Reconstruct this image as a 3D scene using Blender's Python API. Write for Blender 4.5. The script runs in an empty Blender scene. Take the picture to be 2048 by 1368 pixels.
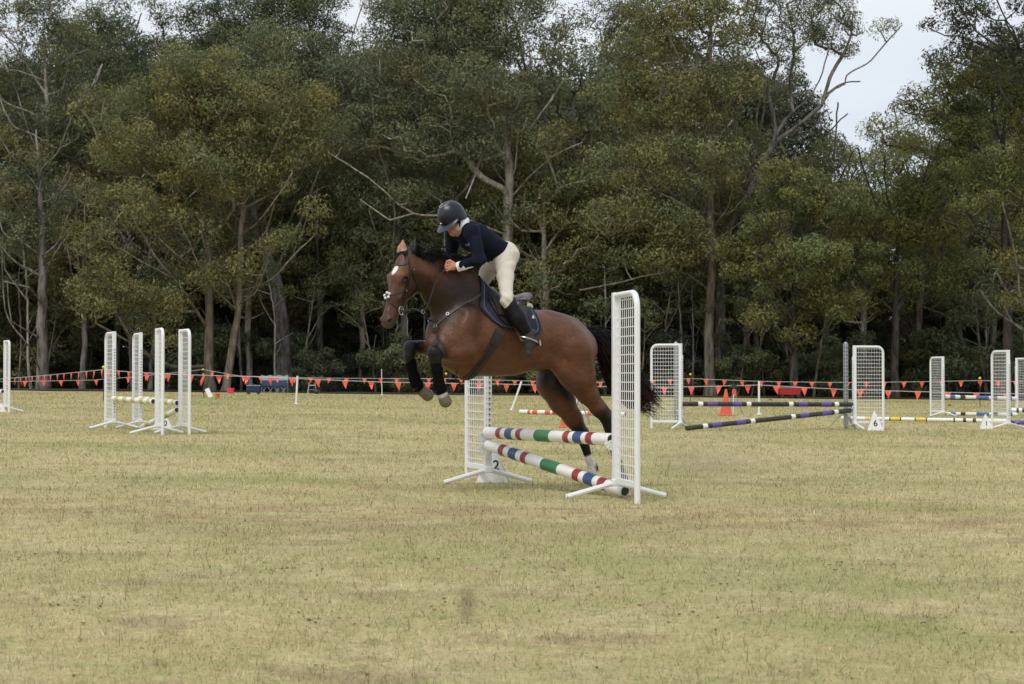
import bpy, math, random
import numpy as np
from mathutils import Vector, Matrix
from mathutils.bvhtree import BVHTree

# ---------------------------------------------------------------- camera, sky, sun, exposure
SC = bpy.context.scene
COL = SC.collection
FPX, CX, CY = 3570.0, 1024.0, 684.0          # focal length in photo pixels, optical centre
CAMH = 0.988
PITCH = math.atan(73.0 / FPX)
SLOPE = 0.010                                 # the field falls gently to the right
cam_d = bpy.data.cameras.new('camera'); cam = bpy.data.objects.new('camera', cam_d); COL.objects.link(cam)
cam.location = (0, 0, CAMH); cam.rotation_euler = (math.pi / 2 + PITCH, 0, 0)
cam_d.sensor_width = 36.0; cam_d.lens = FPX / 2048.0 * 36.0
cam_d.clip_start = 0.1; cam_d.clip_end = 3000
cam_d.dof.use_dof = True; cam_d.dof.focus_distance = 15.2; cam_d.dof.aperture_fstop = 9.0
SC.camera = cam

SUN_EL, SUN_AZ = math.radians(58), math.radians(-155)   # high, behind the camera to the left
world = bpy.data.worlds.new('World'); SC.world = world; world.use_nodes = True
nt = world.node_tree; nt.nodes.clear()
wo = nt.nodes.new('ShaderNodeOutputWorld'); bg = nt.nodes.new('ShaderNodeBackground')
sky = nt.nodes.new('ShaderNodeTexSky'); sky.sky_type = 'NISHITA'; sky.sun_disc = False
sky.sun_elevation = SUN_EL; sky.sun_rotation = SUN_AZ; sky.dust_density = 2.0
tc = nt.nodes.new('ShaderNodeTexCoord')
mp = nt.nodes.new('ShaderNodeMapping'); mp.inputs['Scale'].default_value = (1, 1, 3.2)
nz = nt.nodes.new('ShaderNodeTexNoise'); nz.inputs['Scale'].default_value = 2.6; nz.inputs['Detail'].default_value = 7; nz.inputs['Roughness'].default_value = .55
rp = nt.nodes.new('ShaderNodeValToRGB')
rp.color_ramp.elements[0].position = .36; rp.color_ramp.elements[0].color = (6.9, 7.5, 8.4, 1)
rp.color_ramp.elements[1].position = .66; rp.color_ramp.elements[1].color = (9.3, 9.6, 9.9, 1)
mx = nt.nodes.new('ShaderNodeMix'); mx.data_type = 'RGBA'; mx.inputs['Factor'].default_value = .86
nt.links.new(tc.outputs['Generated'], mp.inputs['Vector']); nt.links.new(mp.outputs['Vector'], nz.inputs['Vector'])
nt.links.new(nz.outputs['Fac'], rp.inputs['Fac'])
nt.links.new(sky.outputs['Color'], mx.inputs[6]); nt.links.new(rp.outputs['Color'], mx.inputs[7])
nt.links.new(mx.outputs[2], bg.inputs['Color']); bg.inputs['Strength'].default_value = 0.087
nt.links.new(bg.outputs['Background'], wo.inputs['Surface'])

sun_d = bpy.data.lights.new('sun', 'SUN'); sun_d.energy = 1.35; sun_d.angle = math.radians(16); sun_d.color = (1, .95, .87)
sun = bpy.data.objects.new('sun', sun_d); COL.objects.link(sun)
_sv = Vector((math.sin(SUN_AZ) * math.cos(SUN_EL), math.cos(SUN_AZ) * math.cos(SUN_EL), math.sin(SUN_EL)))
sun.rotation_euler = _sv.to_track_quat('Z', 'Y').to_euler(); sun.location = (0, 0, 40)
SC.view_settings.view_transform = 'Standard'; SC.view_settings.look = 'None'
SC.view_settings.exposure = 0.32; SC.view_settings.gamma = 1.0; SC.view_settings.use_curve_mapping = False
SC.cycles.use_denoising = True; SC.cycles.max_bounces = 5; SC.cycles.diffuse_bounces = 3
SC.cycles.transparent_max_bounces = 8; SC.cycles.sample_clamp_indirect = 5

# ---------------------------------------------------------------- helpers
FWD = np.array([0, math.cos(PITCH), math.sin(PITCH)]); UPV = np.array([0, -math.sin(PITCH), math.cos(PITCH)])
EYE = np.array([0, 0, CAMH])
def ray(px, py): return FWD * FPX + np.array([1., 0, 0]) * (px - CX) - UPV * (py - CY)
def at(px, py, D):
    r = ray(px, py); return EYE + r * (D / r[1])
def ground(px, py):
    r = ray(px, py); t = -(CAMH) / (r[2] + SLOPE * r[0]); return EYE + r * t
def gz(x, y=0): return -SLOPE * x
def depth_of(px, py): return ground(px, py)[1]

def lin(c):                       # sRGB 0-255 -> linear
    o = []
    for v in c:
        v /= 255.0; o.append(v / 12.92 if v <= .04045 else ((v + .055) / 1.055) ** 2.4)
    return tuple(o)

ORG = {}
def thing(name, label, cat, loc=(0, 0, 0), rotz=0, group=None, scale=1):
    o = bpy.data.objects.new(name, None); COL.objects.link(o); o.empty_display_size = .1
    o.location = loc; o.rotation_euler = (0, 0, rotz); o.scale = (scale,) * 3
    tag(o, label, cat, group); return o
def tag(o, label, cat, group=None, kind=None):
    if label: o['label'] = label
    if cat: o['category'] = cat
    if group: o['group'] = group
    if kind: o['kind'] = kind
    return o
def dup(root, loc, rotz, label=None, group=None, scale=1):
    r = root.copy(); COL.objects.link(r); r.location = loc; r.rotation_euler = (0, 0, rotz); r.scale = (scale,) * 3
    if label: r['label'] = label
    if group: r['group'] = group
    for ch in list(root.children):
        c = ch.copy(); COL.objects.link(c); c.parent = r
        for g in list(ch.children):
            d = g.copy(); COL.objects.link(d); d.parent = c
    return r

class MB:
    def __init__(s): s.v = []; s.f = []
    def add(s, v, f):
        n = len(s.v); s.v.extend([tuple(map(float, p)) for p in v]); s.f.extend([tuple(i + n for i in q) for q in f]); return s
    def box(s, c, size, R=None):
        c = np.array(c, float); h = np.array(size, float) / 2
        vs = np.array([[x, y, z] for x in (-1, 1) for y in (-1, 1) for z in (-1, 1)]) * h
        if R is not None: vs = vs @ np.array(R).T
        return s.add(vs + c, [(0, 1, 3, 2), (4, 6, 7, 5), (0, 4, 5, 1), (2, 3, 7, 6), (0, 2, 6, 4), (1, 5, 7, 3)])
    def beam(s, p, q, w, h, up=(0, 0, 1)):
        p = np.array(p, float); q = np.array(q, float); d = q - p; L = np.linalg.norm(d); d /= L
        u = np.array(up, float); a = np.cross(u, d); n = np.linalg.norm(a)
        if n < 1e-5: a = np.cross((1, 0, 0), d); n = np.linalg.norm(a)
        a /= n; b = np.cross(d, a)
        return s.box((p + q) / 2, (L, w, h), np.stack([d, a, b], 1))
    def tube(s, pts, r, n=8, cap=True, close=False):
        P = np.array(pts, float); m = len(P); r = np.broadcast_to(np.array(r, float), (m,))
        T = np.gradient(P, axis=0) if not close else np.roll(P, -1, 0) - np.roll(P, 1, 0)
        T /= np.linalg.norm(T, axis=1)[:, None] + 1e-9
        u = np.array([0, 0, 1.]) if abs(T[0][2]) < .9 else np.array([1., 0, 0])
        vs = []; a = None
        for i in range(m):
            a = np.cross(u, T[i]) if a is None else a - T[i] * a.dot(T[i])
            a /= np.linalg.norm(a) + 1e-9; b = np.cross(T[i], a)
            for k in range(n):
                t = 2 * math.pi * k / n; vs.append(P[i] + r[i] * (math.cos(t) * a + math.sin(t) * b))
        fs = []
        for i in range(m if close else m - 1):
            for k in range(n):
                j = (i + 1) % m; fs.append((i * n + k, i * n + (k + 1) % n, j * n + (k + 1) % n, j * n + k))
        if cap and not close: fs += [tuple(range(n))[::-1], tuple((m - 1) * n + k for k in range(n))]
        return s.add(vs, fs)
    def lathe(s, prof, c=(0, 0, 0), n=16, axis=None):     # prof: list of (r, z)
        vs = []; fs = []; m = len(prof)
        for r, z in prof:
            for k in range(n):
                t = 2 * math.pi * k / n; vs.append((r * math.cos(t), r * math.sin(t), z))
        for i in range(m - 1):
            for k in range(n): fs.append((i * n + k, i * n + (k + 1) % n, (i + 1) * n + (k + 1) % n, (i + 1) * n + k))
        fs += [tuple(range(n))[::-1], tuple((m - 1) * n + k for k in range(n))]
        vs = np.array(vs)
        if axis is not None: vs = vs @ np.array(axis).T
        return s.add(vs + np.array(c), fs)
    def ball(s, c, r, n=10, sc=(1, 1, 1), R=None):
        prof = []
        vs = []; fs = []; m = n // 2 + 1
        for i in range(m):
            th = math.pi * i / (m - 1)
            for k in range(n):
                t = 2 * math.pi * k / n
                vs.append((math.sin(th) * math.cos(t) * sc[0], math.sin(th) * math.sin(t) * sc[1], math.cos(th) * sc[2]))
        for i in range(m - 1):
            for k in range(n): fs.append((i * n + k, (i + 1) * n + k, (i + 1) * n + (k + 1) % n, i * n + (k + 1) % n))
        vs = np.array(vs) * r
        if R is not None: vs = vs @ np.array(R).T
        return s.add(vs + np.array(c), fs)
    def prism(s, poly, y0, y1):      # poly in (x,z), extruded along y
        n = len(poly); vs = [(x, y0, z) for x, z in poly] + [(x, y1, z) for x, z in poly]
        fs = [tuple(range(n)), tuple(range(2 * n - 1, n - 1, -1))] + [(i, i + n, (i + 1) % n + n, (i + 1) % n) for i in range(n)]
        return s.add(vs, fs)
    def build(s, name, mat, parent=None, smooth=True, off=None, bevel=0):
        v = s.v
        if off is not None: v = [(x - off[0], y - off[1], z - off[2]) for x, y, z in v]
        me = bpy.data.meshes.new(name); me.from_pydata(v, [], s.f); me.update()
        return finish(me, name, mat, parent, smooth, bevel)
def finish(me, name, mat, parent=None, smooth=True, bevel=0):
    if smooth:
        me.polygons.foreach_set('use_smooth', np.ones(len(me.polygons), bool))
        try: me.set_sharp_from_angle(angle=math.radians(38))
        except Exception: pass
    if mat is not None: me.materials.append(mat)
    o = bpy.data.objects.new(name, me); COL.objects.link(o); o.parent = parent
    if bevel:
        b = o.modifiers.new('bevel', 'BEVEL'); b.width = bevel; b.segments = 2; b.limit_method = 'ANGLE'
    return o
def np_mesh(name, V, F, mat, parent=None, smooth=False, col=None, sharp=False):
    """fast mesh from numpy: V (n,3); F (m,k) with k equal corners"""
    V = np.ascontiguousarray(V, np.float32); F = np.ascontiguousarray(F, np.int32); m, k = F.shape
    me = bpy.data.meshes.new(name)
    me.vertices.add(len(V)); me.vertices.foreach_set('co', V.ravel())
    me.loops.add(m * k); me.loops.foreach_set('vertex_index', F.ravel())
    me.polygons.add(m); me.polygons.foreach_set('loop_start', np.arange(m, dtype=np.int32) * k)
    try: me.polygons.foreach_set('loop_total', np.full(m, k, np.int32))
    except Exception: pass
    me.polygons.foreach_set('use_smooth', np.full(m, smooth, bool))
    me.update(calc_edges=True); me.validate()
    if col is not None:
        a = me.color_attributes.new('tint', 'FLOAT_COLOR', 'POINT')
        c = np.ones((len(V), 4), np.float32); c[:, :3] = col; a.data.foreach_set('color', c.ravel())
    if mat is not None: me.materials.append(mat)
    o = bpy.data.objects.new(name, me); COL.objects.link(o); o.parent = parent
    return o

# ---------------------------------------------------------------- materials
def nodes(name):
    m = bpy.data.materials.new(name); m.use_nodes = True; t = m.node_tree
    return m, t, t.nodes['Principled BSDF'], t.nodes, t.links
def mat(name, col, rough=.5, metal=0, spec=.5, var=.12, vscale=6., bump=0, bscale=60., sheen=0, dirt=None, dirt_amt=.0):
    m, t, b, N, L = nodes(name)
    b.inputs['Roughness'].default_value = rough; b.inputs['Metallic'].default_value = metal
    b.inputs['Specular IOR Level'].default_value = spec
    if sheen: b.inputs['Sheen Weight'].default_value = sheen
    tc = N.new('ShaderNodeTexCoord'); nz = N.new('ShaderNodeTexNoise'); nz.inputs['Scale'].default_value = vscale; nz.inputs['Detail'].default_value = 5
    L.new(tc.outputs['Object'], nz.inputs['Vector'])
    r = N.new('ShaderNodeValToRGB'); c = np.array(col)
    r.color_ramp.elements[0].position = .3; r.color_ramp.elements[1].position = .7
    r.color_ramp.elements[0].color = (*np.clip(c * (1 - var), 0, 1), 1); r.color_ramp.elements[1].color = (*np.clip(c * (1 + var), 0, 1), 1)
    L.new(nz.outputs['Fac'], r.inputs['Fac']); out = r.outputs['Color']
    if dirt is not None:
        n2 = N.new('ShaderNodeTexNoise'); n2.inputs['Scale'].default_value = vscale * 2.3; n2.inputs['Detail'].default_value = 8; n2.inputs['Roughness'].default_value = .7
        L.new(tc.outputs['Object'], n2.inputs['Vector'])
        mr = N.new('ShaderNodeMapRange'); mr.inputs[1].default_value = .5; mr.inputs[2].default_value = .75; mr.inputs[4].default_value = dirt_amt
        L.new(n2.outputs['Fac'], mr.inputs[0]); mm = N.new('ShaderNodeMix'); mm.data_type = 'RGBA'
        L.new(mr.outputs[0], mm.inputs['Factor']); L.new(out, mm.inputs[6]); mm.inputs[7].default_value = (*dirt, 1); out = mm.outputs[2]
    L.new(out, b.inputs['Base Color'])
    if bump:
        n3 = N.new('ShaderNodeTexNoise'); n3.inputs['Scale'].default_value = bscale; n3.inputs['Detail'].default_value = 4
        L.new(tc.outputs['Object'], n3.inputs['Vector']); bp = N.new('ShaderNodeBump'); bp.inputs['Strength'].default_value = bump; bp.inputs['Distance'].default_value = .01
        L.new(n3.outputs['Fac'], bp.inputs['Height']); L.new(bp.outputs['Normal'], b.inputs['Normal'])
    return m
def tint_mat(name, rough=.6, spec=.3, trans=0, bump=0, bscale=40., sheen=0):
    m, t, b, N, L = nodes(name)
    at_ = N.new('ShaderNodeAttribute'); at_.attribute_name = 'tint'
    L.new(at_.outputs['Color'], b.inputs['Base Color']); b.inputs['Roughness'].default_value = rough; b.inputs['Specular IOR Level'].default_value = spec
    if sheen: b.inputs['Sheen Weight'].default_value = sheen; b.inputs['Sheen Roughness'].default_value = .4
    if bump:
        tc = N.new('ShaderNodeTexCoord'); n3 = N.new('ShaderNodeTexNoise'); n3.inputs['Scale'].default_value = bscale; n3.inputs['Detail'].default_value = 5
        L.new(tc.outputs['Object'], n3.inputs['Vector']); bp = N.new('ShaderNodeBump'); bp.inputs['Strength'].default_value = bump; bp.inputs['Distance'].default_value = .01
        L.new(n3.outputs['Fac'], bp.inputs['Height']); L.new(bp.outputs['Normal'], b.inputs['Normal'])
    if trans:
        tr = N.new('ShaderNodeBsdfTranslucent'); L.new(at_.outputs['Color'], tr.inputs['Color'])
        ms = N.new('ShaderNodeMixShader'); ms.inputs[0].default_value = trans
        L.new(b.outputs[0], ms.inputs[1]); L.new(tr.outputs[0], ms.inputs[2]); L.new(ms.outputs[0], N['Material Output'].inputs['Surface'])
    return m

M = {}
M['white'] = mat('white_plastic', (.80, .81, .82), .38, var=.03, dirt=(.46, .43, .36), dirt_amt=.18)
M['wire'] = mat('white_wire', (.80, .80, .79), .4, var=.03)
M['hole'] = mat('dark_hole', (.03, .03, .035), .8)
M['keyhole'] = mat('keyhole_grey', (.16, .16, .17), .7)
M['steel'] = mat('galvanised_steel', (.36, .37, .39), .45, metal=.6, var=.2, vscale=30)
M['pwhite'] = mat('pole_white_paint', (.82, .81, .78), .35, var=.03, dirt=(.5, .46, .38), dirt_amt=.2, vscale=5)
def pc(name, rgb): M[name] = mat('pole_' + name + '_paint', lin(rgb), .4, var=.1, dirt=(.35, .32, .26), dirt_amt=.18, vscale=7)
for nm_, rgb_ in dict(red=(150, 50, 55), blue=(48, 76, 128), green=(50, 118, 74), yellow=(190, 182, 92), gold=(222, 190, 62), purple=(92, 70, 150),
                   black=(44, 42, 40), orange=(222, 92, 48), sky_blue=(62, 104, 168)).items(): pc(nm_, rgb_)
M['flag'] = mat('orange_flag_plastic', lin((234, 100, 82)), .5, var=.1)
_b = M['flag'].node_tree.nodes['Principled BSDF']
M['cord'] = mat('white_cord', (.55, .55, .54), .6)
M['yellowcap'] = mat('yellow_cap', lin((226, 214, 50)), .4)
M['postblack'] = mat('black_post', (.03, .03, .03), .6)
M['cone'] = mat('cone_orange', lin((214, 92, 66)), .45)
M['signwhite'] = mat('sign_white_board', (.76, .76, .75), .4, var=.04, dirt=(.42, .38, .28), dirt_amt=.3)
M['ink'] = mat('black_ink', (.02, .02, .02), .5)

def field_colour(N, L, pos):
    """patchy dry lawn: olive green, straw and bare brown, by place on the field; returns a colour socket"""
    def noise(sc, det, st=(1, 1, 1), rough=.55):
        mpn = N.new('ShaderNodeMapping'); mpn.inputs['Scale'].default_value = st; L.new(pos, mpn.inputs['Vector'])
        n = N.new('ShaderNodeTexNoise'); n.inputs['Scale'].default_value = sc; n.inputs['Detail'].default_value = det; n.inputs['Roughness'].default_value = rough
        L.new(mpn.outputs['Vector'], n.inputs['Vector']); return n.outputs['Fac']
    def mixc(f, a, b):
        mm = N.new('ShaderNodeMix'); mm.data_type = 'RGBA'; L.new(f, mm.inputs['Factor'])
        for i, v in ((6, a), (7, b)):
            if isinstance(v, tuple): mm.inputs[i].default_value = (*v, 1)
            else: L.new(v, mm.inputs[i])
        return mm.outputs[2]
    def rng(f, a, b, c=0., d=1.):
        mr = N.new('ShaderNodeMapRange'); mr.interpolation_type = 'SMOOTHSTEP'
        for i, v in ((1, a), (2, b), (3, c), (4, d)): mr.inputs[i].default_value = v
        L.new(f, mr.inputs[0]); return mr.outputs[0]
    big = noise(.16, 4, (.75, 1.0, 1)); mid = noise(1.1, 5, (1, 1, 1), .62); fine = noise(7., 6, (1, 1, 1), .7)
    c = mixc(rng(big, .40, .62), STRAW, OLIVE)
    c = mixc(rng(mid, .44, .66, 0, .75), c, STRAW2)
    c = mixc(rng(fine, .40, .68, 0, .55), c, GREEN)
    bare = noise(1.15, 6, (.9, 1.0, 1), .66)
    c = mixc(rng(bare, .54, .66, 0, .8), c, BARE)
    c = mixc(rng(noise(.40, 5, (.55, 1.0, 1), .58), .52, .66, 0, .6), c, lin((146, 150, 92)))
    pat = noise(3.4, 6, (1, 1, 1), .7)
    c = mixc(rng(pat, .50, .66, 0, .55), c, lin((176, 156, 122)))
    c = mixc(rng(noise(4.1, 5, (1.1, .9, 1), .68), .55, .68, 0, .5), c, lin((136, 138, 84)))
    # the worn track riders use past the near jump
    sx = N.new('ShaderNodeSeparateXYZ'); L.new(pos, sx.inputs[0]); wob = N.new('ShaderNodeMath'); wob.operation = 'MULTIPLY_ADD'; L.new(big, wob.inputs[0]); wob.inputs[1].default_value = 5.0; L.new(sx.outputs['Y'], wob.inputs[2])
    a1 = rng(wob.outputs[0], 13.2, 14.6); a2 = rng(wob.outputs[0], 15.2, 17.2, 1., 0.); trk = N.new('ShaderNodeMath'); trk.operation = 'MULTIPLY'; L.new(a1, trk.inputs[0]); L.new(a2, trk.inputs[1])
    tr2 = N.new('ShaderNodeMath'); tr2.operation = 'MULTIPLY'; L.new(trk.outputs[0], tr2.inputs[0]); L.new(rng(noise(2.0, 6, (.7, 1.1, 1), .7), .42, .60, 0, .85), tr2.inputs[1])
    c = mixc(tr2.outputs[0], c, lin((164, 144, 112)))
    return c, noise, mixc, rng
STRAW = lin((194, 178, 134)); OLIVE = lin((166, 161, 113)); STRAW2 = lin((201, 186, 146)); GREEN = lin((150, 152, 97)); BARE = lin((157, 140, 110))
def ground_material():
    m, t, b, N, L = nodes('dry_lawn')
    g = N.new('ShaderNodeNewGeometry')
    c, noise, mixc, rng = field_colour(N, L, g.outputs['Position'])
    spots = noise(2.6, 6, (.8, 1.3, 1), .75)
    c = mixc(rng(spots, .64, .74, 0, .55), c, lin((104, 84, 62)))
    grain = noise(45., 4, (1, .6, 1), .7)
    c = mixc(rng(grain, .42, .72, 0, .42), c, lin((118, 104, 62)))
    L.new(c, b.inputs['Base Color']); b.inputs['Roughness'].default_value = .9; b.inputs['Specular IOR Level'].default_value = .1
    bp = N.new('ShaderNodeBump'); bp.inputs['Strength'].default_value = .5; bp.inputs['Distance'].default_value = .05
    L.new(noise(7., 7, (1, 1, 1), .75), bp.inputs['Height']); L.new(bp.outputs['Normal'], b.inputs['Normal'])
    return m
def blade_material():
    m, t, b, N, L = nodes('grass_blades')
    g = N.new('ShaderNodeNewGeometry'); c, noise, mixc, rng = field_colour(N, L, g.outputs['Position'])
    a = N.new('ShaderNodeAttribute'); a.attribute_name = 'tint'
    mm = N.new('ShaderNodeMix'); mm.data_type = 'RGBA'; mm.blend_type = 'MULTIPLY'; mm.inputs['Factor'].default_value = 1
    L.new(c, mm.inputs[6]); L.new(a.outputs['Color'], mm.inputs[7]); L.new(mm.outputs[2], b.inputs['Base Color'])
    b.inputs['Roughness'].default_value = .7; b.inputs['Specular IOR Level'].default_value = .2
    tr = N.new('ShaderNodeBsdfTranslucent'); L.new(mm.outputs[2], tr.inputs['Color']); ms = N.new('ShaderNodeMixShader'); ms.inputs[0].default_value = .3
    L.new(b.outputs[0], ms.inputs[1]); L.new(tr.outputs[0], ms.inputs[2]); L.new(ms.outputs[0], N['Material Output'].inputs['Surface'])
    return m

# ---------------------------------------------------------------- the field and the forest floor
R0 = np.random.default_rng(7)
def sheet(name, x0, x1, y0, y1, dz, m, edge=None):
    nx = 60; xs = np.linspace(x0, x1, nx); v = []; f = []
    for x in xs:
        ya = y0 if edge is None else y0 + edge(x)
        v += [(x, ya, gz(x) + dz), (x, y1, gz(x) + dz)]
    for i in range(nx - 1): f.append((2 * i, 2 * i + 2, 2 * i + 3, 2 * i + 1))
    o = MB().add(v, f).build(name, m, smooth=False); o['kind'] = 'structure'; return o
sheet('ground', -700, 700, -60, 1500, 0, ground_material())
M['litter'] = mat('leaf_litter', (.055, .045, .033), .95, var=.5, vscale=3, bump=.6, bscale=8)
sheet('forest_floor', -120, 120, 104, 320, .05, M['litter'], edge=lambda x: 1.6 * math.sin(x * .31) + 1.1 * math.sin(x * .83 + 1) - .03 * x)

def grass():
    ys = np.geomspace(4.9, 95, 26); P = []; Ls = []; W = []
    for y0, y1 in zip(ys[:-1], ys[1:]):
        ym = (y0 + y1) / 2; dens = 4300 * (6.2 / max(ym, 6.2)) ** 1.75; ln = .030 + .00045 * ym; w = .0031 * (ym / 6.2) ** .85 if ym > 6.2 else .0031
        hw = .30 * y1 + 2.2; n = int(dens * (2 * hw) * (y1 - y0))
        x = R0.uniform(-hw, hw, n); y = R0.uniform(y0, y1, n); k = np.abs(x) < .30 * y + 2.1
        cl = np.sin(x * 3.1 + 2 * np.sin(y * 1.7)) * np.sin(y * 2.3 + 1.3 * np.sin(x * 2.1)) + .6 * np.sin(x * 9 + y * 4) * np.sin(y * 11 - x * 3)
        k &= R0.uniform(-1.6, 1.0, n) < cl * .7 + .25
        x, y = x[k], y[k]; P.append(np.stack([x, y, gz(x)], 1)); Ls.append(ln * R0.lognormal(0, .42, len(x))); W.append(w * R0.uniform(.6, 1.3, len(x)))
    P = np.concatenate(P); Ls = np.concatenate(Ls); W = np.concatenate(W); n = len(P)
    az = R0.uniform(0, 2 * np.pi, n); el = np.clip(R0.normal(.55, .40, n), .05, 1.5)
    d = np.stack([np.cos(az) * np.cos(el), np.sin(az) * np.cos(el), np.sin(el)], 1)
    sd = np.stack([-np.sin(az), np.cos(az), np.zeros(n)], 1)
    V = np.empty((n, 3, 3)); V[:, 0] = P - sd * W[:, None] / 2; V[:, 1] = P + sd * W[:, None] / 2; V[:, 2] = P + d * Ls[:, None]
    t = R0.uniform(.78, 1.25, n); t = np.where(R0.uniform(0, 1, n) < .16, t * 1.45, t); t = np.where(R0.uniform(0, 1, n) < .16, t * .62, t); g = R0.uniform(0, 1, n)
    c = np.stack([t * (1 - .14 * (g > .72)), t, t * (1 - .1 * (g > .72))], 1)
    o = np_mesh('grass', V.reshape(-1, 3), np.arange(3 * n).reshape(-1, 3), blade_material(), col=np.repeat(c, 3, 0))
    tag(o, 'short dry patchy grass covering the riding field', 'grass', kind='stuff')
    return n
print('blades', grass())

# ---------------------------------------------------------------- forest
def zone(px):
    for lim, txt in ((110, 'at the far left'), (225, 'left of the oxer'), (390, 'behind the oxer'), (520, 'behind the pink bucket'), (640, 'behind the camp sofa'), (760, 'left of the horse\'s head'), (900, 'behind the horse\'s head'), (1040, 'behind the rider'), (1200, 'behind the horse\'s rump'), (1320, 'behind the nearest wing'), (1480, 'behind the orange cone'), (1620, 'behind the red trolley'), (1780, 'behind marker 6'), (1930, 'behind the far blue poles')):
        if px < lim: return txt
    return 'at the far right'
LEAF = tint_mat('eucalypt_leaves', rough=.55, spec=.25, trans=.22)
def bark(name, c1, c2, sc=2.0):
    m, t, b, N, L = nodes(name); tc = N.new('ShaderNodeTexCoord'); mp = N.new('ShaderNodeMapping'); mp.inputs['Scale'].default_value = (sc, sc, sc * .22)
    n = N.new('ShaderNodeTexNoise'); n.inputs['Scale'].default_value = 2.2; n.inputs['Detail'].default_value = 7; n.inputs['Roughness'].default_value = .65
    L.new(tc.outputs['Object'], mp.inputs['Vector']); L.new(mp.outputs['Vector'], n.inputs['Vector'])
    r = N.new('ShaderNodeValToRGB'); r.color_ramp.elements[0].position = .36; r.color_ramp.elements[1].position = .62
    r.color_ramp.elements[0].color = (*c1, 1); r.color_ramp.elements[1].color = (*c2, 1); L.new(n.outputs['Fac'], r.inputs['Fac']); L.new(r.outputs['Color'], b.inputs['Base Color'])
    b.inputs['Roughness'].default_value = .85; b.inputs['Specular IOR Level'].default_value = .15
    bp = N.new('ShaderNodeBump'); bp.inputs['Strength'].default_value = .6; bp.inputs['Distance'].default_value = .06; L.new(n.outputs['Fac'], bp.inputs['Height']); L.new(bp.outputs['Normal'], b.inputs['Normal'])
    return m
BK = {'grey': bark('bark_grey', lin((70, 66, 62)), lin((140, 134, 128))), 'pale': bark('bark_pale', lin((120, 112, 104)), lin((190, 182, 172))),
      'tan': bark('bark_tan', lin((78, 72, 63)), lin((136, 127, 112))), 'dark': bark('bark_dark', lin((44, 40, 38)), lin((84, 78, 72)))}
GREENS = {'olive': lin((122, 123, 80)), 'grey': lin((114, 119, 88)), 'deep': lin((106, 113, 80)), 'lime': lin((113, 117, 72)), 'dark': lin((92, 96, 74)), 'night': lin((72, 76, 58)), 'rust': lin((106, 106, 76))}

def leaf_cloud(rng, C, RX, RZ, n_per, colr, leaf=.26, var=.22):
    """C clump centres; each clump a flattened dome of drooping leaves"""
    m = len(C); cnt = np.maximum(12, (n_per * (RX / RX.mean()) ** 2).astype(int)); idx = np.repeat(np.arange(m), cnt); n = len(idx)
    d = rng.normal(size=(n, 3)); d[:, 2] = d[:, 2] * .9 + .28; d /= np.linalg.norm(d, axis=1)[:, None]
    # lumpy clump surface
    ph = rng.uniform(0, 6.28, (m, 4))[idx]; lump = 1 + .22 * np.sin(3.1 * d[:, 0] * 2 + ph[:, 0]) * np.sin(3.3 * d[:, 1] * 2 + ph[:, 1]) + .14 * np.sin(9 * d[:, 0] + ph[:, 2]) * np.sin(8 * d[:, 2] + ph[:, 3])
    rr = (1 - .55 * rng.uniform(0, 1, n) ** 1.7) * lump
    p = C[idx] + d * rr[:, None] * np.stack([RX[idx], RX[idx], RZ[idx]], 1)
    nrm = d * np.array([.7, .7, 1.3]) + rng.normal(size=(n, 3)) * .55; nrm /= np.linalg.norm(nrm, axis=1)[:, None]
    ax = rng.normal(size=(n, 3)); ax[:, 2] -= .8; ax -= nrm * (ax * nrm).sum(1)[:, None]; ax /= np.linalg.norm(ax, axis=1)[:, None]
    sd = np.cross(nrm, ax); L = leaf * rng.uniform(.6, 1.35, n)[:, None]; W = L * rng.uniform(.26, .42, n)[:, None]
    V = np.empty((n, 4, 3)); V[:, 0] = p - ax * L * .5; V[:, 1] = p + sd * W * .5; V[:, 2] = p + ax * L * .5 - nrm * L * .12; V[:, 3] = p - sd * W * .5
    cc = np.array(colr)[None] * (1 + rng.normal(size=(m, 1)) * var * .55)[idx] * (1 + rng.normal(size=(n, 1)) * var * .6)
    warm = rng.normal(size=m)[idx] * .06; cc[:, 0] *= 1 + warm + (rng.uniform(0, 1, n) < .006) * .6; cc[:, 2] *= 1 - warm
    return V.reshape(-1, 3), np.arange(4 * n).reshape(-1, 4), np.repeat(np.clip(cc, .008, .5), 4, 0)

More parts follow.
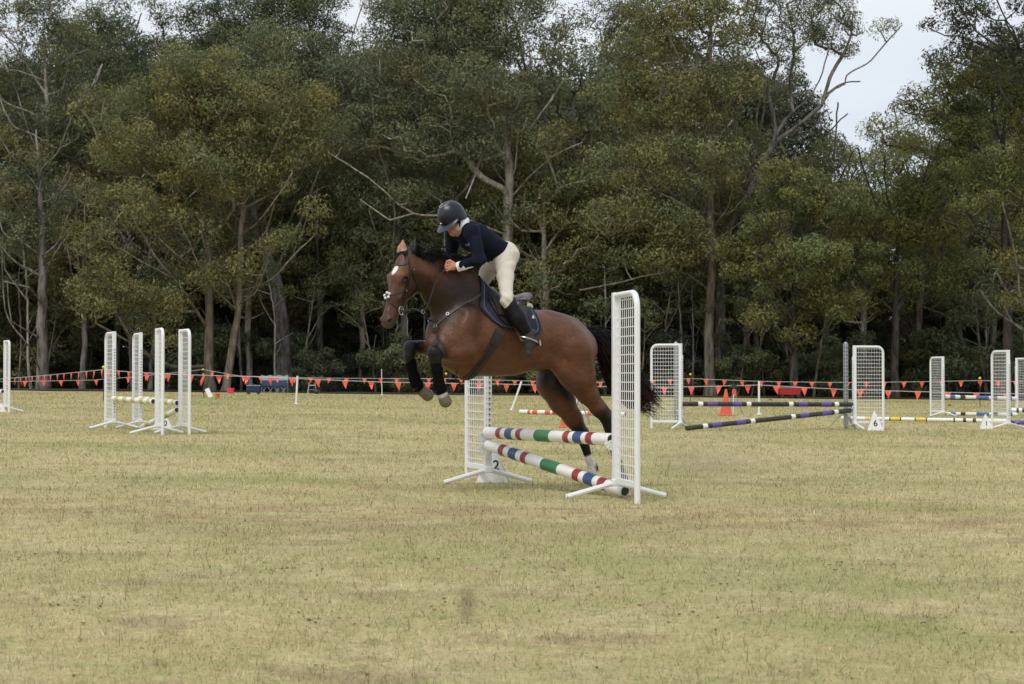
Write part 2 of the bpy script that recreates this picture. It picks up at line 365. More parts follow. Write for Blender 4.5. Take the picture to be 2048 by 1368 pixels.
def skeleton(rng, trunk, limbs, clumps, step=1.0, wander=.18):
    P = []; par = []
    def chain(pts, start):
        last = start
        if len(pts) > 3:
            for _ in range(2):                       # round the corners of traced limbs
                A = [np.array(p, float) for p in pts]; pts = [A[0]] + [q for a, b in zip(A[:-1], A[1:]) for q in (a * .75 + b * .25, a * .25 + b * .75)] + [A[-1]]
        for k in range(len(pts) - 1):
            a, b = np.array(pts[k], float), np.array(pts[k + 1], float); L_ = np.linalg.norm(b - a); s = max(1, int(L_ / step))
            for i in range(1, s + 1):
                q = a + (b - a) * i / s + rng.normal(size=3) * wander * min(.35, .22 * L_ / s)
                P.append(q); par.append(last); last = len(P) - 1
        return last
    P.append(np.array(trunk[0], float)); par.append(-1); chain(trunk, 0); n_tr = len(P)
    for lb in limbs:
        A = np.array(P); i = int(np.argmin(np.linalg.norm(A - np.array(lb[0]), axis=1))); chain([P[i]] + [np.array(q) for q in lb[1:]], i)
    n_lb = len(P); tips = []
    base = np.array(trunk[0], float)
    order = np.argsort([min(np.linalg.norm(np.array(P[:n_tr]) - c, axis=1)) for c in clumps]) if len(clumps) else []
    for oi in order:
        c = clumps[oi]; A = np.array(P); dv = c - A; dist = np.linalg.norm(dv, axis=1)
        pen = dist + 1.2 * np.maximum(0, A[:, 2] - c[2] + .25 * dist) + 60 * (A[:, 2] < base[2] + 1.2)
        i = int(np.argmin(pen)); a = A[i]; mid = (a + c) / 2 + np.array([0, 0, -.10 * dist[i]]) + rng.normal(size=3) * .1 * dist[i]
        t = chain([a, mid, c], i); tips.append(t)
    P = np.array(P); par = np.array(par); w = np.zeros(len(P)); w[tips] += 1
    for i in range(len(P) - 1, 0, -1): w[par[i]] += max(w[i], .3)
    return P, par, w, (n_tr, n_lb)
def frusta(P, par, rad, sides=6, sel=None):
    e = np.nonzero(par >= 0)[0]
    if sel is not None: e = e[sel[e]]
    a = P[par[e]]; b = P[e]; d = b - a; d /= np.linalg.norm(d, axis=1)[:, None] + 1e-9
    u = np.where(np.abs(d[:, 2:3]) < .9, np.array([[0, 0, 1.]]), np.array([[1., 0, 0]])); x = np.cross(u, d); x /= np.linalg.norm(x, axis=1)[:, None] + 1e-9; y = np.cross(d, x)
    th = 2 * np.pi * np.arange(sides) / sides; ring = np.cos(th)[None, :, None] * x[:, None] + np.sin(th)[None, :, None] * y[:, None]
    ra = rad[par[e]]; ra = np.minimum(ra, rad[e] * 1.6)
    V = np.concatenate([a[:, None] + ring * ra[:, None, None], (b + d * rad[e][:, None] * .3)[:, None] + ring * rad[e][:, None, None]], 1)
    k = np.arange(sides); f = np.stack([k, (k + 1) % sides, (k + 1) % sides + sides, k + sides], 1)
    F = (f[None] + (np.arange(len(e)) * 2 * sides)[:, None, None]).reshape(-1, 4)
    return V.reshape(-1, 3), F
def fill_clumps(rng, ells, spacing, shell=.0):
    out = []
    for (cx, cy, cz, rx, ry, rz) in ells:
        n = max(2, int(4.19 * rx * ry * rz / spacing ** 3 * 1.0)); tries = 0; mine = []
        while len(mine) < n and tries < n * 14:
            tries += 1; v = rng.uniform(-1, 1, 3); q = np.linalg.norm(v)
            if q > 1 or q < shell * rng.uniform(0, 1): continue
            p = np.array([cx + v[0] * rx, cy + v[1] * ry, cz + v[2] * rz])
            if all(np.linalg.norm((p - o) * (1, 1, 1.35)) > spacing * .82 for o in mine): mine.append(p)
        out += mine
    return np.array(out)
def make_tree(name, label, D, trunk_px, limbs_px, ells_px, green, bk, seed, spacing=1.38, crad=1.02, n_leaf=325, r0=.3, leaf=.235, group='gum trees along the field edge', yr=.75, shell=.35, ydepth=None, extra=9):
    rng = np.random.default_rng(seed); b = at(*trunk_px[0], D); base = np.array([b[0], D, gz(b[0])]); sc = D / FPX
    def loc(px, py, dy=0): q = at(px, py, D + dy); return q - base
    tr = [np.array([0, 0, -.15])] + [loc(px, py, (rng.normal() * .3)) for px, py in trunk_px[1:]]
    lm = [[loc(p[0], p[1], p[2] if len(p) > 2 else 0) for p in lb] for lb in limbs_px]
    el = []
    for e in ells_px:
        cx, cy, rx, ry = e[:4]; dy = e[4] if len(e) > 4 else 0
        c = loc(cx, cy, dy); el.append((c[0], c[1], c[2], rx * sc, max(1.2, (ydepth or min(rx, 140) * sc * yr)), ry * sc))
    C = fill_clumps(rng, el, spacing, shell)
    for _ in range(extra):                               # pale limbs threading through and out of the crown
        u = rng.uniform(.3, .92) * (len(tr) - 1); i = min(int(u), len(tr) - 2); p = tr[i] + (tr[i + 1] - tr[i]) * (u - i); sd_ = rng.choice((-1, 1)); L_ = rng.uniform(3, 7)
        d_ = np.array([sd_ * rng.uniform(.35, .95), rng.uniform(-.9, .1), rng.uniform(.35, 1.0)]); d_ /= np.linalg.norm(d_); q = p + d_ * L_ * .5 + rng.normal(size=3) * .35
        lm.append([p, p + d_ * L_ * .25 + rng.normal(size=3) * .2, q, q + (d_ * .6 + np.array([0, -.1, .5])) * L_ * .5 + rng.normal(size=3) * .4])
    P, par, w, (ntr, nlb) = skeleton(rng, tr, lm, C)
    H = max(P[:, 2].max(), 1); rad = np.clip(.016 + .021 * w ** .5, .02, .5)
    rad[:ntr] = np.maximum(rad[:ntr], r0 * (1 - .88 * np.clip(P[:ntr, 2] / max(P[:ntr, 2].max(), .1), 0, 1)))
    rad[:2] *= 1.25; rad[ntr:nlb] = np.maximum(rad[ntr:nlb], .046)
    t = thing(name, label, 'tree', base, 0, group)
    V, F = frusta(P, par, rad, 7); np_mesh('trunk', V, F, BK[bk], t, smooth=True)
    RX = crad * rng.uniform(.7, 1.35, len(C)); RZ = RX * rng.uniform(.62, .95, len(C))
    V, F, c = leaf_cloud(rng, C + np.array([0, 0, .15]), RX, RZ, n_leaf, GREENS[green], leaf)
    np_mesh('crown', V, F, LEAF, t, col=c)
    return t
GE = 'gum trees along the field edge'; GB = 'gum trees rising behind the front row'
make_tree('gum_tree', 'broad olive gum with long tan limbs sweeping left, behind the left jump', 108,
    [(420, 752), (418, 640), (416, 520), (414, 400), (410, 270), (405, 190)],
    [[(418, 650), (350, 558, -2), (316, 524, -3), (267, 438, -3), (243, 398, -3)], [(316, 524), (246, 506, -4), (196, 472, -4)],
     [(420, 740), (330, 735, -1), (268, 687, -3), (228, 620, -4), (212, 570, -4)], [(416, 480), (440, 455, -1), (470, 420, -2)], [(416, 560), (380, 530, -2), (330, 490, -3), (290, 440, -3)],
     [(268, 687), (225, 665, -4), (190, 645, -4)]],
    [(400, 150, 110, 45), (390, 215, 150, 68), (255, 300, 90, 60, -2), (430, 330, 105, 75, -2), (235, 405, 70, 35, -3), (200, 500, 62, 62, -3.5), (215, 590, 75, 50, -4), (340, 455, 85, 50, -2), (300, 625, 85, 40, -3), (390, 560, 55, 40, -1.5), (330, 690, 50, 28, -3)],
    'olive', 'tan', 11, r0=.34, group=GE)
make_tree('gum_tree', 'slender gum with a pale bent limb reaching right beside the grey trunk', 107,
    [(450, 756), (462, 700), (474, 640), (480, 590), (478, 530), (484, 440), (490, 380), (496, 270)],
    [[(482, 582), (520, 572, -1), (555, 550, -2), (575, 525, -2), (600, 497, -2)], [(487, 465), (515, 445, -1), (545, 410, -2), (585, 345, -2)]],
    [(560, 215, 105, 70), (625, 270, 70, 60), (520, 310, 90, 55, -1), (600, 445, 50, 36, -2), (555, 500, 40, 24, -2), (470, 545, 45, 26, -1), (560, 380, 50, 35)], 'olive', 'tan', 12, r0=.27, group=GE)
make_tree('gum_tree', 'gum with a thick smooth grey trunk behind the folding camp sofa', 114,
    [(570, 772), (566, 700), (560, 620), (552, 560), (530, 505), (512, 465), (502, 400), (510, 300), (530, 180)], [[(545, 530), (548, 470, 1), (575, 400, 2)]],
    [(640, 150, 85, 75), (545, 120, 100, 60), (470, 200, 80, 60), (700, 330, 60, 60), (610, 330, 80, 60)], 'grey', 'grey', 13, r0=.62, group=GE)
make_tree('gum_tree', 'big spreading gum with a straight pale trunk rising behind the rider', 114,
    [(1012, 770), (1015, 600), (1014, 480), (1018, 390), (1018, 320), (1005, 220), (990, 120), (985, 50)],
    [[(1020, 400), (1060, 352, -1), (1110, 307, -2), (1165, 285, -2)], [(1014, 480), (940, 440, -2), (880, 430, -3), (820, 430, -3), (760, 372, -4), (700, 330, -4), (652, 303, -4)],
     [(1010, 300), (960, 320, -2), (930, 395, -3)], [(1012, 260), (970, 200, -2), (930, 150, -2)], [(820, 430), (780, 440, -4), (720, 400, -4)]],
    [(880, 5, 140, 45), (1040, 0, 95, 40), (780, 60, 60, 50), (880, 75, 145, 70), (1050, 60, 100, 52), (765, 170, 100, 80, -2), (930, 190, 125, 70, -2), (1085, 165, 75, 62), (820, 285, 95, 50, -3), (700, 265, 65, 50, -3), (965, 290, 80, 45, -2), (1085, 270, 60, 42, -2), (1065, 420, 35, 22, -1), (850, 380, 70, 26, -3)],
    'grey', 'pale', 14, r0=.40, group=GE, n_leaf=315)
make_tree('gum_tree', 'tall gum with a straight tan trunk just right of the near wing', 110,
    [(1420, 762), (1418, 640), (1424, 500), (1420, 380), (1418, 250), (1422, 100), (1420, 20)],
    [[(1420, 590), (1385, 552, -1), (1350, 540, -2), (1290, 552, -3), (1220, 570, -3), (1160, 580, -3)], [(1420, 260), (1470, 195, -1), (1512, 148, -1)], [(1420, 700), (1442, 640, 1), (1446, 560, 1), (1440, 470, 1)], [(1422, 470), (1370, 410, -2), (1310, 380, -2)]],
    [(1330, 30, 90, 45), (1430, 0, 90, 40), (1290, 110, 85, 62), (1420, 60, 105, 55), (1350, 215, 105, 65, -1), (1240, 200, 65, 55), (1460, 190, 75, 62), (1280, 330, 85, 55, -2), (1400, 340, 85, 50, -2), (1225, 420, 70, 42, -2), (1340, 450, 85, 42, -2), (1290, 530, 75, 30, -2), (1420, 500, 80, 42, -2)],
    'olive', 'tan', 15, r0=.36, group=GE)
make_tree('gum_tree', 'leaning gum whose bare forked limbs reach right against the open sky', 113,
    [(1445, 770), (1440, 640), (1444, 540), (1452, 470), (1478, 420), (1502, 378), (1530, 312), (1555, 280), (1600, 248), (1642, 214), (1660, 182), (1690, 168)],
    [[(1530, 312), (1560, 252, 0), (1590, 220, -.5), (1622, 194, -1), (1648, 140, -1), (1668, 60, -1)], [(1642, 214), (1652, 186, 1), (1688, 164, 1), (1720, 163, 1)], [(1690, 168), (1692, 148, 0), (1740, 126, 0), (1768, 88, 0), (1800, 55, 0)],
     [(1590, 220), (1578, 170, 1), (1592, 90, 1), (1580, 30, 1)], [(1622, 194), (1660, 150, 0), (1700, 90, 0), (1706, 30, 0)], [(1555, 280), (1545, 220, 0), (1525, 150, 0)]],
    [(1565, 0, 85, 36), (1655, 0, 60, 30), (1565, 55, 85, 60), (1655, 45, 60, 50), (1600, 140, 60, 42), (1535, 160, 55, 45), (1715, 60, 36, 26), (1775, 55, 36, 14), (1700, 112, 34, 16), (1625, 90, 50, 36), (1690, 30, 36, 26), (1500, 95, 55, 55)], 'grey', 'grey', 16, r0=.42, spacing=1.3, crad=.72, n_leaf=210, group=GE, leaf=.20, extra=0)
make_tree('gum_tree', 'bushy yellow-green tree in front of the wood behind the purple poles', 105,
    [(1590, 768), (1585, 660), (1592, 560), (1585, 470)], [[(1588, 700), (1560, 660, -1), (1530, 620, -1)]],
    [(1600, 385, 95, 50), (1540, 440, 65, 42), (1665, 425, 85, 44), (1600, 520, 105, 50, -1), (1700, 520, 75, 48, -1), (1520, 560, 65, 45), (1680, 620, 80, 40), (1560, 650, 70, 36)], 'lime', 'dark', 17, r0=.3, spacing=1.3, crad=.85, group=GE)
make_tree('gum_tree', 'rounded lime-green tree in the dip of the skyline at right', 108,
    [(1790, 780), (1788, 640), (1796, 500), (1800, 400)], [[(1790, 620), (1840, 560, -1), (1880, 520, -1)]],
    [(1790, 395, 85, 48), (1850, 335, 85, 48), (1740, 480, 80, 50, -1), (1880, 440, 85, 50, -1), (1820, 560, 90, 45), (1905, 540, 60, 40)], 'lime', 'dark', 18, r0=.3, spacing=1.3, crad=.88, group=GE)
make_tree('gum_tree', 'dense green tree with a dark crooked low limb at the right edge', 103,
    [(2010, 795), (2018, 640), (2012, 480), (2005, 330), (2010, 220)], [[(2014, 500), (1985, 470, -2), (1930, 455, -2), (1885, 440, -2)]],
    [(1860, 215, 65, 38), (1800, 292, 65, 36), (1905, 165, 55, 36), (2000, 130, 75, 45), (1965, 190, 95, 40), (2035, 230, 80, 65), (1900, 255, 75, 42), (1960, 320, 105, 48, -1), (2045, 380, 60, 50), (1950, 400, 70, 36, -1), (2040, 470, 45, 30)], 'lime', 'dark', 19, r0=.36, spacing=1.3, crad=.88, group=GE)
make_tree('gum_tree', 'tall dark-leaved gum overhanging the top right corner', 99,
    [(2075, 800), (2070, 500), (2066, 250), (2050, 120), (2010, 40)], [[(2052, 130), (1990, 100, 0), (1930, 70, 0)], [(2055, 160), (1980, 150, 0), (1905, 125, 0)]],
    [(1925, 75, 55, 50), (1965, 35, 80, 50), (2035, 60, 75, 65), (1885, 40, 34, 34), (1900, 122, 32, 18), (1990, 130, 70, 30)], 'night', 'dark', 20, r0=.4, spacing=1.5, crad=.85, n_leaf=310, group=GE)
make_tree('gum_tree', 'bright leafy sapling cut off by the right edge of the picture', 101,
    [(2076, 802), (2070, 700), (2060, 560)], [], [(2045, 545, 32, 55), (2045, 630, 34, 45), (2070, 480, 30, 30)], 'lime', 'grey', 21, r0=.14, spacing=1.3, crad=.85, group=GE)
make_tree('gum_tree', 'leftmost front gum with forked pale limbs and sparse mid-height crown', 109,
    [(86, 765), (84, 620), (84, 520), (84, 440), (78, 350), (72, 260)],
    [[(86, 560), (102, 520, -1), (122, 488, -1), (150, 455, -1), (155, 405, -1)], [(84, 520), (66, 500, -1), (40, 478, -1), (18, 476, -1)], [(86, 740), (60, 690, -2), (20, 650, -2), (6, 600, -2), (4, 500, -2)], [(60, 690), (24, 640, -2), (12, 560, -2)], [(84, 600), (60, 575, -2), (10, 563, -2)]],
    [(60, 415, 70, 42), (140, 395, 45, 30, -1), (20, 470, 34, 26, -1), (10, 400, 40, 50), (60, 330, 60, 40)], 'grey', 'grey', 22, r0=.42, group=GE)
make_tree('gum_tree', 'tall pale-stemmed gum in the top left corner of the wood', 120,
    [(98, 770), (98, 520), (96, 330), (95, 200), (88, 100)], [[(97, 350), (60, 260), (30, 180)], [(97, 330), (140, 270), (160, 200)]],
    [(70, 5, 85, 36), (60, 55, 75, 42), (130, 105, 72, 50), (25, 150, 60, 52), (145, 195, 66, 50), (60, 240, 85, 42), (150, 285, 75, 42), (30, 320, 50, 40)], 'grey', 'pale', 23, r0=.36, group=GB)
make_tree('gum_tree', 'high gum crown left of the first gap of sky', 128, [(215, 770), (212, 500), (205, 250), (200, 80)], [],
    [(205, 30, 60, 36), (200, 85, 70, 50), (245, 170, 75, 62), (170, 240, 60, 50), (260, 260, 60, 40)], 'deep', 'grey', 24, r0=.36, group=GB, n_leaf=315)
make_tree('gum_tree', 'high gum crown in the middle of the left skyline', 130, [(470, 770), (470, 450), (475, 200), (480, 60)], [],
    [(480, 15, 80, 40), (570, 5, 80, 36), (480, 90, 85, 55), (560, 50, 75, 45), (430, 60, 45, 40), (400, 150, 70, 50), (520, 160, 80, 50), (330, 90, 40, 50), (340, 190, 50, 50), (310, 40, 40, 34), (395, 30, 34, 36), (300, 130, 55, 50), (360, 90, 50, 50)], 'deep', 'grey', 25, r0=.4, group=GB, n_leaf=315)
make_tree('gum_tree', 'sparse high gum against the sky right of the left skyline', 132, [(650, 770), (650, 450), (645, 200), (650, 40)], [],
    [(645, 5, 55, 34), (640, 60, 60, 55), (690, 130, 45, 50), (620, 170, 60, 60), (700, 230, 50, 40)], 'deep', 'grey', 26, r0=.36, group=GB, n_leaf=310)
make_tree('gum_tree', 'high thin gum just right of the centre tree against the sky', 130, [(1150, 770), (1160, 450), (1180, 200), (1215, 60)], [[(1180, 200), (1205, 130), (1200, 60)]],
    [(1250, 10, 70, 30), (1225, 45, 60, 40), (1200, 150, 50, 40), (1170, 230, 60, 50), (1150, 330, 70, 60), (1270, 40, 60, 40)], 'deep', 'grey', 27, r0=.34, group=GB, n_leaf=310)
make_tree('gum_tree', 'small far gum with a flat crown in the gap of sky', 165, [(1655, 770), (1652, 500), (1650, 300)], [], [(1648, 272, 48, 18), (1620, 300, 40, 18), (1690, 310, 50, 16)], 'grey', 'grey', 28, r0=.25, group=GB, n_leaf=220, spacing=1.6)
make_tree('gum_tree', 'small far gum at the right side of the gap of sky', 160, [(1755, 770), (1752, 500), (1750, 300)], [], [(1748, 268, 30, 15), (1790, 295, 50, 22), (1830, 240, 28, 20), (1740, 320, 60, 18)], 'deep', 'grey', 29, r0=.25, group=GB, n_leaf=220, spacing=1.6)

# deeper trees: four kinds, copied
deep = []
rg = np.random.default_rng(99)
protos = []
for k, (gname, bname) in enumerate((('deep', 'grey'), ('grey', 'pale'), ('dark', 'dark'), ('rust', 'tan'))):
    t = make_tree('forest_tree', '', 128, [(1000, 770), (1000 + 12 * k, 600), (1005 - 9 * k, 420), (1000, 260)], [[(1002, 520), (960, 450), (940, 380)], [(1004, 460), (1050, 400), (1070, 330)]],
        [(1000, 250, 95, 60), (930, 330, 70, 55), (1070, 320, 75, 55), (1000, 400, 110, 55), (940, 480, 85, 50), (1065, 490, 85, 50), (1000, 560, 110, 45), (960, 630, 70, 40), (1050, 640, 70, 40)], gname, bname, 300 + k, r0=.24, spacing=1.6, crad=1.25, n_leaf=330, leaf=.34, extra=6, group='tall gums deep in the wood')
    protos.append(t)
DEEPLBL = ['tall deep-green gum %s in the wood ', 'tall grey-green gum %s in the wood ', 'tall blackish-green gum %s in the wood ', 'tall brownish-green gum %s in the wood ']
ROWN = ['just behind the front trees', 'in the middle', 'far back', 'deepest']
spots = []
for row, (D, n, sc) in enumerate(((120, 19, .72), (128, 20, .95), (138, 21, 1.18), (149, 21, 1.32))):
    half = .29 * D + 18
    for i in range(n):
        x = -half + 2 * half * (i + .5 + rg.uniform(-.35, .35)) / n; px = CX + x * FPX / D
        s = sc * rg.uniform(.88, 1.1)
        if 1560 < px < 1930: s *= .60            # the skyline dips here
        if row >= 1 and (255 < px < 415 or 690 < px < 755 or 1150 < px < 1240): s *= .9    # gaps of sky
        spots.append((x, D + rg.uniform(-3, 3), s, row))
for i, (x, y, s, row) in enumerate(spots):
    k = i % 4 if i < 4 else int(rg.integers(0, 4)); p = protos[k]; lb = DEEPLBL[k] % ROWN[row] + zone(CX + x * FPX / y)
    if i < 4:
        p.location = (x, y, gz(x)); p.scale = (s,) * 3; p.rotation_euler.z = rg.uniform(0, 6.28); p['label'] = lb
    else: dup(p, (x, y, gz(x)), rg.uniform(0, 6.28), lb, scale=s)

# bushy mid-height gums that close the gaps between the front trees
fills = []
for k, (gname, bname) in enumerate((('olive', 'pale'), ('grey', 'grey'), ('lime', 'tan'))):
    fills.append(make_tree('bushy_gum', '', 116, [(1000, 770), (1000 + 10 * k, 640), (1004 - 8 * k, 520), (1000, 410)], [], [(1000, 400, 70, 42), (945, 455, 55, 40), (1058, 460, 58, 40), (1000, 500, 85, 42), (950, 560, 60, 40), (1055, 570, 60, 40), (1000, 620, 75, 36)], gname, bname, 600 + k, r0=.18, spacing=1.3, crad=.86, n_leaf=270, leaf=.22, extra=10, group='bushy gums filling the gaps of the front row'))
FL = ['bushy olive gum %s, standing between the larger front trees', 'bushy grey-green gum %s, standing between the larger front trees', 'bushy yellow-green gum %s, standing between the larger front trees']
rf = np.random.default_rng(1234)
fx = [(30, 1.15, 1), (165, 1.0, 0), (300, .9, 1), (500, 1.15, 0), (640, 1.15, 1), (720, 1.0, 0), (800, 1.2, 1), (900, 1.05, 0), (1090, 1.15, 0), (1180, 1.15, 2), (1250, .95, 1), (1360, 1.0, 0), (1480, 1.15, 2), (1520, .9, 1), (1640, 1.1, 2), (1730, 1.2, 0), (1850, 1.2, 2), (1930, 1.1, 1), (1990, 1.2, 0), (2080, 1.1, 2), (-60, 1.2, 0), (2180, 1.2, 1), (590, 1.5, 0), (1150, 1.55, 1), (230, 1.5, 0), (1300, 1.45, 0)]
used_ = set()
for px, s, k in fx:
    D = 115 + rf.uniform(-1.5, 4) + (5 if s > 1.3 else 0); x = (px - CX) * D / FPX; lb = FL[k] % zone(px); s *= rf.uniform(.92, 1.08)
    if k not in used_: used_.add(k); o = fills[k]; o.location = (x, D, gz(x)); o.scale = (s,) * 3; o.rotation_euler.z = rf.uniform(0, 6.28); o['label'] = lb
    else: dup(fills[k], (x, D, gz(x)), rf.uniform(0, 6.28), lb, scale=s)

# understorey: dark shrubs and thin pale saplings
def make_shrub(label, green, seed, n=26, h=3.2, w=2.2):
    rng = np.random.default_rng(seed); t = thing('shrub', label, 'shrub', (0, 0, 0), 0, 'shrubs under the trees')
    C = np.stack([rng.normal(0, w * .42, n), rng.normal(0, w * .35, n), rng.uniform(.25, h, n)], 1); C[:, :2] *= (1.15 - .5 * C[:, 2:3] / h)
    P, par, w_, (ntr, _nl) = skeleton(rng, [(0, 0, -.1), (0, .1, h * .45), (.1, 0, h * .8)], [], C, step=.6)
    V, F = frusta(P, par, np.clip(.012 + .014 * w_ ** .5, .012, .09), 5); np_mesh('stem', V, F, BK['dark'], t, smooth=True)
    RX = rng.uniform(.45, .9, n); V, F, c = leaf_cloud(rng, C, RX, RX * .75, 260, GREENS[green], .26); np_mesh('crown', V, F, LEAF, t, col=c)
    return t
SL = ['dark green shrub %s under the gums ', 'deep green leafy shrub %s under the gums ', 'olive shrub %s under the gums ']
sp = [make_shrub(SL[0], 'dark', 401), make_shrub(SL[1], 'deep', 402, 30, 4.2, 2.4), make_shrub(SL[2], 'olive', 403, 22, 2.6, 2.6)]
k = 0
for row, (D, n) in enumerate(((112, 21), (117, 31), (123, 33))):
    for i in range(n):
        half = .29 * D + 14; x = -half + 2 * half * (i + .5 + rg.uniform(-.4, .4)) / n; y = D + rg.uniform(-2, 2); px = CX + x * FPX / D
        s = rg.uniform(.7, 1.35); j = int(rg.choice(3, p=(.5, .35, .15) if px < 1400 else (.25, .5, .25)))
        if row == 0 and px < 640: continue
        zn = ('at the front', 'midway back', 'deep in the shade')[row]
        if k < 3: o = sp[k]; o['label'] = SL[k] % zn + zone(px); o.location = (x, y, gz(x)); o.scale = (s,) * 3
        else: dup(sp[j], (x, y, gz(x)), rg.uniform(0, 6.28), SL[j] % zn + zone(px), scale=s)
        k += 1
def make_sapling(seed, bk, h):
    rng = np.random.default_rng(seed); t = thing('sapling', '', 'sapling', (0, 0, 0), 0, 'thin saplings among the trunks')
    ln = rng.normal(0, .09, 2); tr = [(0, 0, -.1)] + [(ln[0] * z + .25 * math.sin(z * .6 + seed), ln[1] * z, z) for z in np.linspace(1, h, 7)]
    C = np.array([(tr[-1][0] + rng.normal(0, .9), tr[-1][1] + rng.normal(0, .9), h + rng.uniform(-2.2, .9)) for _ in range(9)])
    lm = [[tr[k_], (tr[k_][0] + rng.normal(0, 1.2), tr[k_][1] + rng.normal(0, .8), tr[k_][2] + rng.uniform(.6, 2))] for k_ in (2, 3, 4, 5)]
    P, par, w_, (ntr, _nl) = skeleton(rng, tr, lm, C, step=.7)
    rad = np.clip(.012 + .014 * w_ ** .5, .014, .2); rad[:ntr] = np.maximum(rad[:ntr], .085 * (1 - .7 * P[:ntr, 2] / h))
    V, F = frusta(P, par, rad, 5); np_mesh('trunk', V, F, BK[bk], t, smooth=True)
    RX = rng.uniform(.4, .8, len(C)); V, F, c = leaf_cloud(rng, C, RX, RX * .6, 90, GREENS['deep'], .24); np_mesh('crown', V, F, LEAF, t, col=c)
    return t
SPL = ['thin pale-stemmed sapling standing among the larger trunks ', 'thin grey-stemmed sapling standing among the larger trunks ', 'thin tan-stemmed sapling standing among the larger trunks ']
sap = [make_sapling(501, 'pale', 8.5), make_sapling(502, 'grey', 10.5), make_sapling(503, 'tan', 7)]
for i in range(64):
    D = rg.uniform(108, 124); half = .285 * D; x = rg.uniform(-half, half); j = i % 3; s = rg.uniform(.75, 1.25)
    if i < 3: o = sap[i]; o['label'] = SPL[i] + zone(CX + x * FPX / D); o.location = (x, D, gz(x)); o.scale = (s,) * 3
    else: dup(sap[j], (x, D, gz(x)), rg.uniform(0, 6.28), SPL[j] + zone(CX + x * FPX / D), scale=s)
# far mass of foliage that closes the wood
n = 800; half = 78
C = np.stack([rg.uniform(-half, half, n), rg.uniform(150, 170, n), np.where(rg.uniform(0, 1, n) < .42, rg.uniform(.3, 6, n), rg.uniform(2, 19, n))], 1); px = CX + C[:, 0] * FPX / C[:, 1]
C[:, 2] *= np.where((px > 1560) & (px < 1930), .82, 1.0)
RX = rg.uniform(1.8, 3.2, n); V, F, c = leaf_cloud(rg, C, RX, RX * .8, 190, GREENS['dark'], 1.0)
tag(np_mesh('far_wood', V, F, LEAF, col=c), 'dark mass of leaves closing the depth of the wood', 'foliage', kind='stuff')

# ---------------------------------------------------------------- show jumps
WW, WH = .66, 1.72
def make_wing():
    t = thing('jump_wing', '', 'jump wing')
    m = MB(); r = .026; R = .13; z0 = .13
    arc = [(WW - R + R * math.sin(a), 0, WH - r - R + R * math.cos(a)) for a in np.linspace(0, math.pi / 2, 7)]
    m.tube([(WW, 0, 0.0), (WW, 0, .8)] + arc[::-1] + [(.05, 0, WH - r)], r, 10)
    m.build('frame', M['white'], t)
    MB().box((.02, 0, (WH + .11) / 2), (.062, .062, WH - .11)).build('post', M['white'], t, bevel=.006)
    MB().box(((WW + .05) / 2, 0, z0 + .02), (WW - .10, .03, .05)).build('bottom_rail', M['white'], t, bevel=.004)
    g = MB(); w = .0060
    for x in np.linspace(.05, WW - .02, 11)[1:-1]: g.tube([(x, 0, z0 + .03), (x, 0, WH - .03)], .0030, 5)
    for z in np.linspace(z0 + .09, WH - .07, 20): g.box((WW / 2 + .02, .0062, z), (WW - .07, .006, .0085))
    g.build('wire_grid', M['wire'], t, smooth=False)
    k = MB(); k.box((-.021, 0, .86), (.018, .046, 1.25)); k.build('cup_track', M['white'], t, bevel=.003)
    h = MB()
    for z in np.arange(.30, 1.45, .05):
        h.lathe([(.010, -.0035), (.010, .0035)], (-.0305, 0, z), 8, axis=((0, 0, 1), (0, 1, 0), (1, 0, 0)))
        h.box((-.0305, 0, z - .013), (.006, .007, .018))
        for s in (-1, 1): h.box((-.02, .0245 * s, z), (.008, .004, .012))
    h.build('keyholes', M['keyhole'], t, smooth=False)
    for s in (-1, 1):
        MB().tube([(.02, .0, .125), (.02, .05 * s, .122), (.02, .40 * s, .028), (.02, .43 * s, .022)], .0215, 8).build('foot', M['white'], t)
    MB().box((.02, 0, .135), (.075, .075, .06)).build('foot_socket', M['white'], t, bevel=.008)
    return t
wing0 = make_wing(); _wfirst = [True]
def wing(px, py, ptop, dpx, sgn, label, out_near, group):
    """inner post foot at (px,py), its top at ptop; dpx = visible width; sgn = which way the panel runs in the picture"""
    g = ground(px, py); D = g[1]; s = (py - ptop) * D / FPX / WH
    best = None                                  # panel direction whose far pipe shows dpx to the side
    for a in np.linspace(0, math.pi / 2, 181):
        dx, dy = sgn * math.cos(a), (-1 if out_near else 1) * math.sin(a); x, y = g[0] + WW * s * dx, D + WW * s * dy
        e = abs((CX + FPX * x / y - px) - sgn * dpx)
        if best is None or e < best[0]: best = (e, math.atan2(dy, dx))
    rz = best[1]
    if _wfirst[0]: _wfirst[0] = False; o = wing0; o.location = g; o.rotation_euler.z = rz; o.scale = (s,) * 3; o['label'] = label; o['group'] = group
    else: o = dup(wing0, g, rz, label, group, s)
    return np.array(g), s, np.array([math.cos(rz), math.sin(rz), 0])
GW = 'white mesh jump wings'
A1 = wing(1231, 997, 586, 43, 1, 'nearest white mesh jump wing, in front of the horse\'s tail', True, GW)
A2 = wing(977, 968, 600, 42, -1, 'white mesh wing with keyhole post at the far end of the near jump', False, GW)
B1 = wing(228, 858, 663, 16, -1, 'leftmost wing of the yellow-striped oxer', False, GW)
B2 = wing(281, 857, 665, 14, -1, 'second wing from the left on the yellow-striped oxer', False, GW)
B3 = wing(313, 868, 657, 13, 1, 'third wing from the left on the yellow-striped oxer', True, GW)
B4 = wing(360, 867, 659, 19, 1, 'rightmost wing of the yellow-striped oxer', True, GW)
C1 = wing(1363, 858, 687, 60, -1, 'wide mesh wing left of the purple and black poles', False, GW)
C2 = wing(1708, 859, 691, 58, 1, 'wide mesh wing right of the purple and black poles, behind marker 6', False, GW)
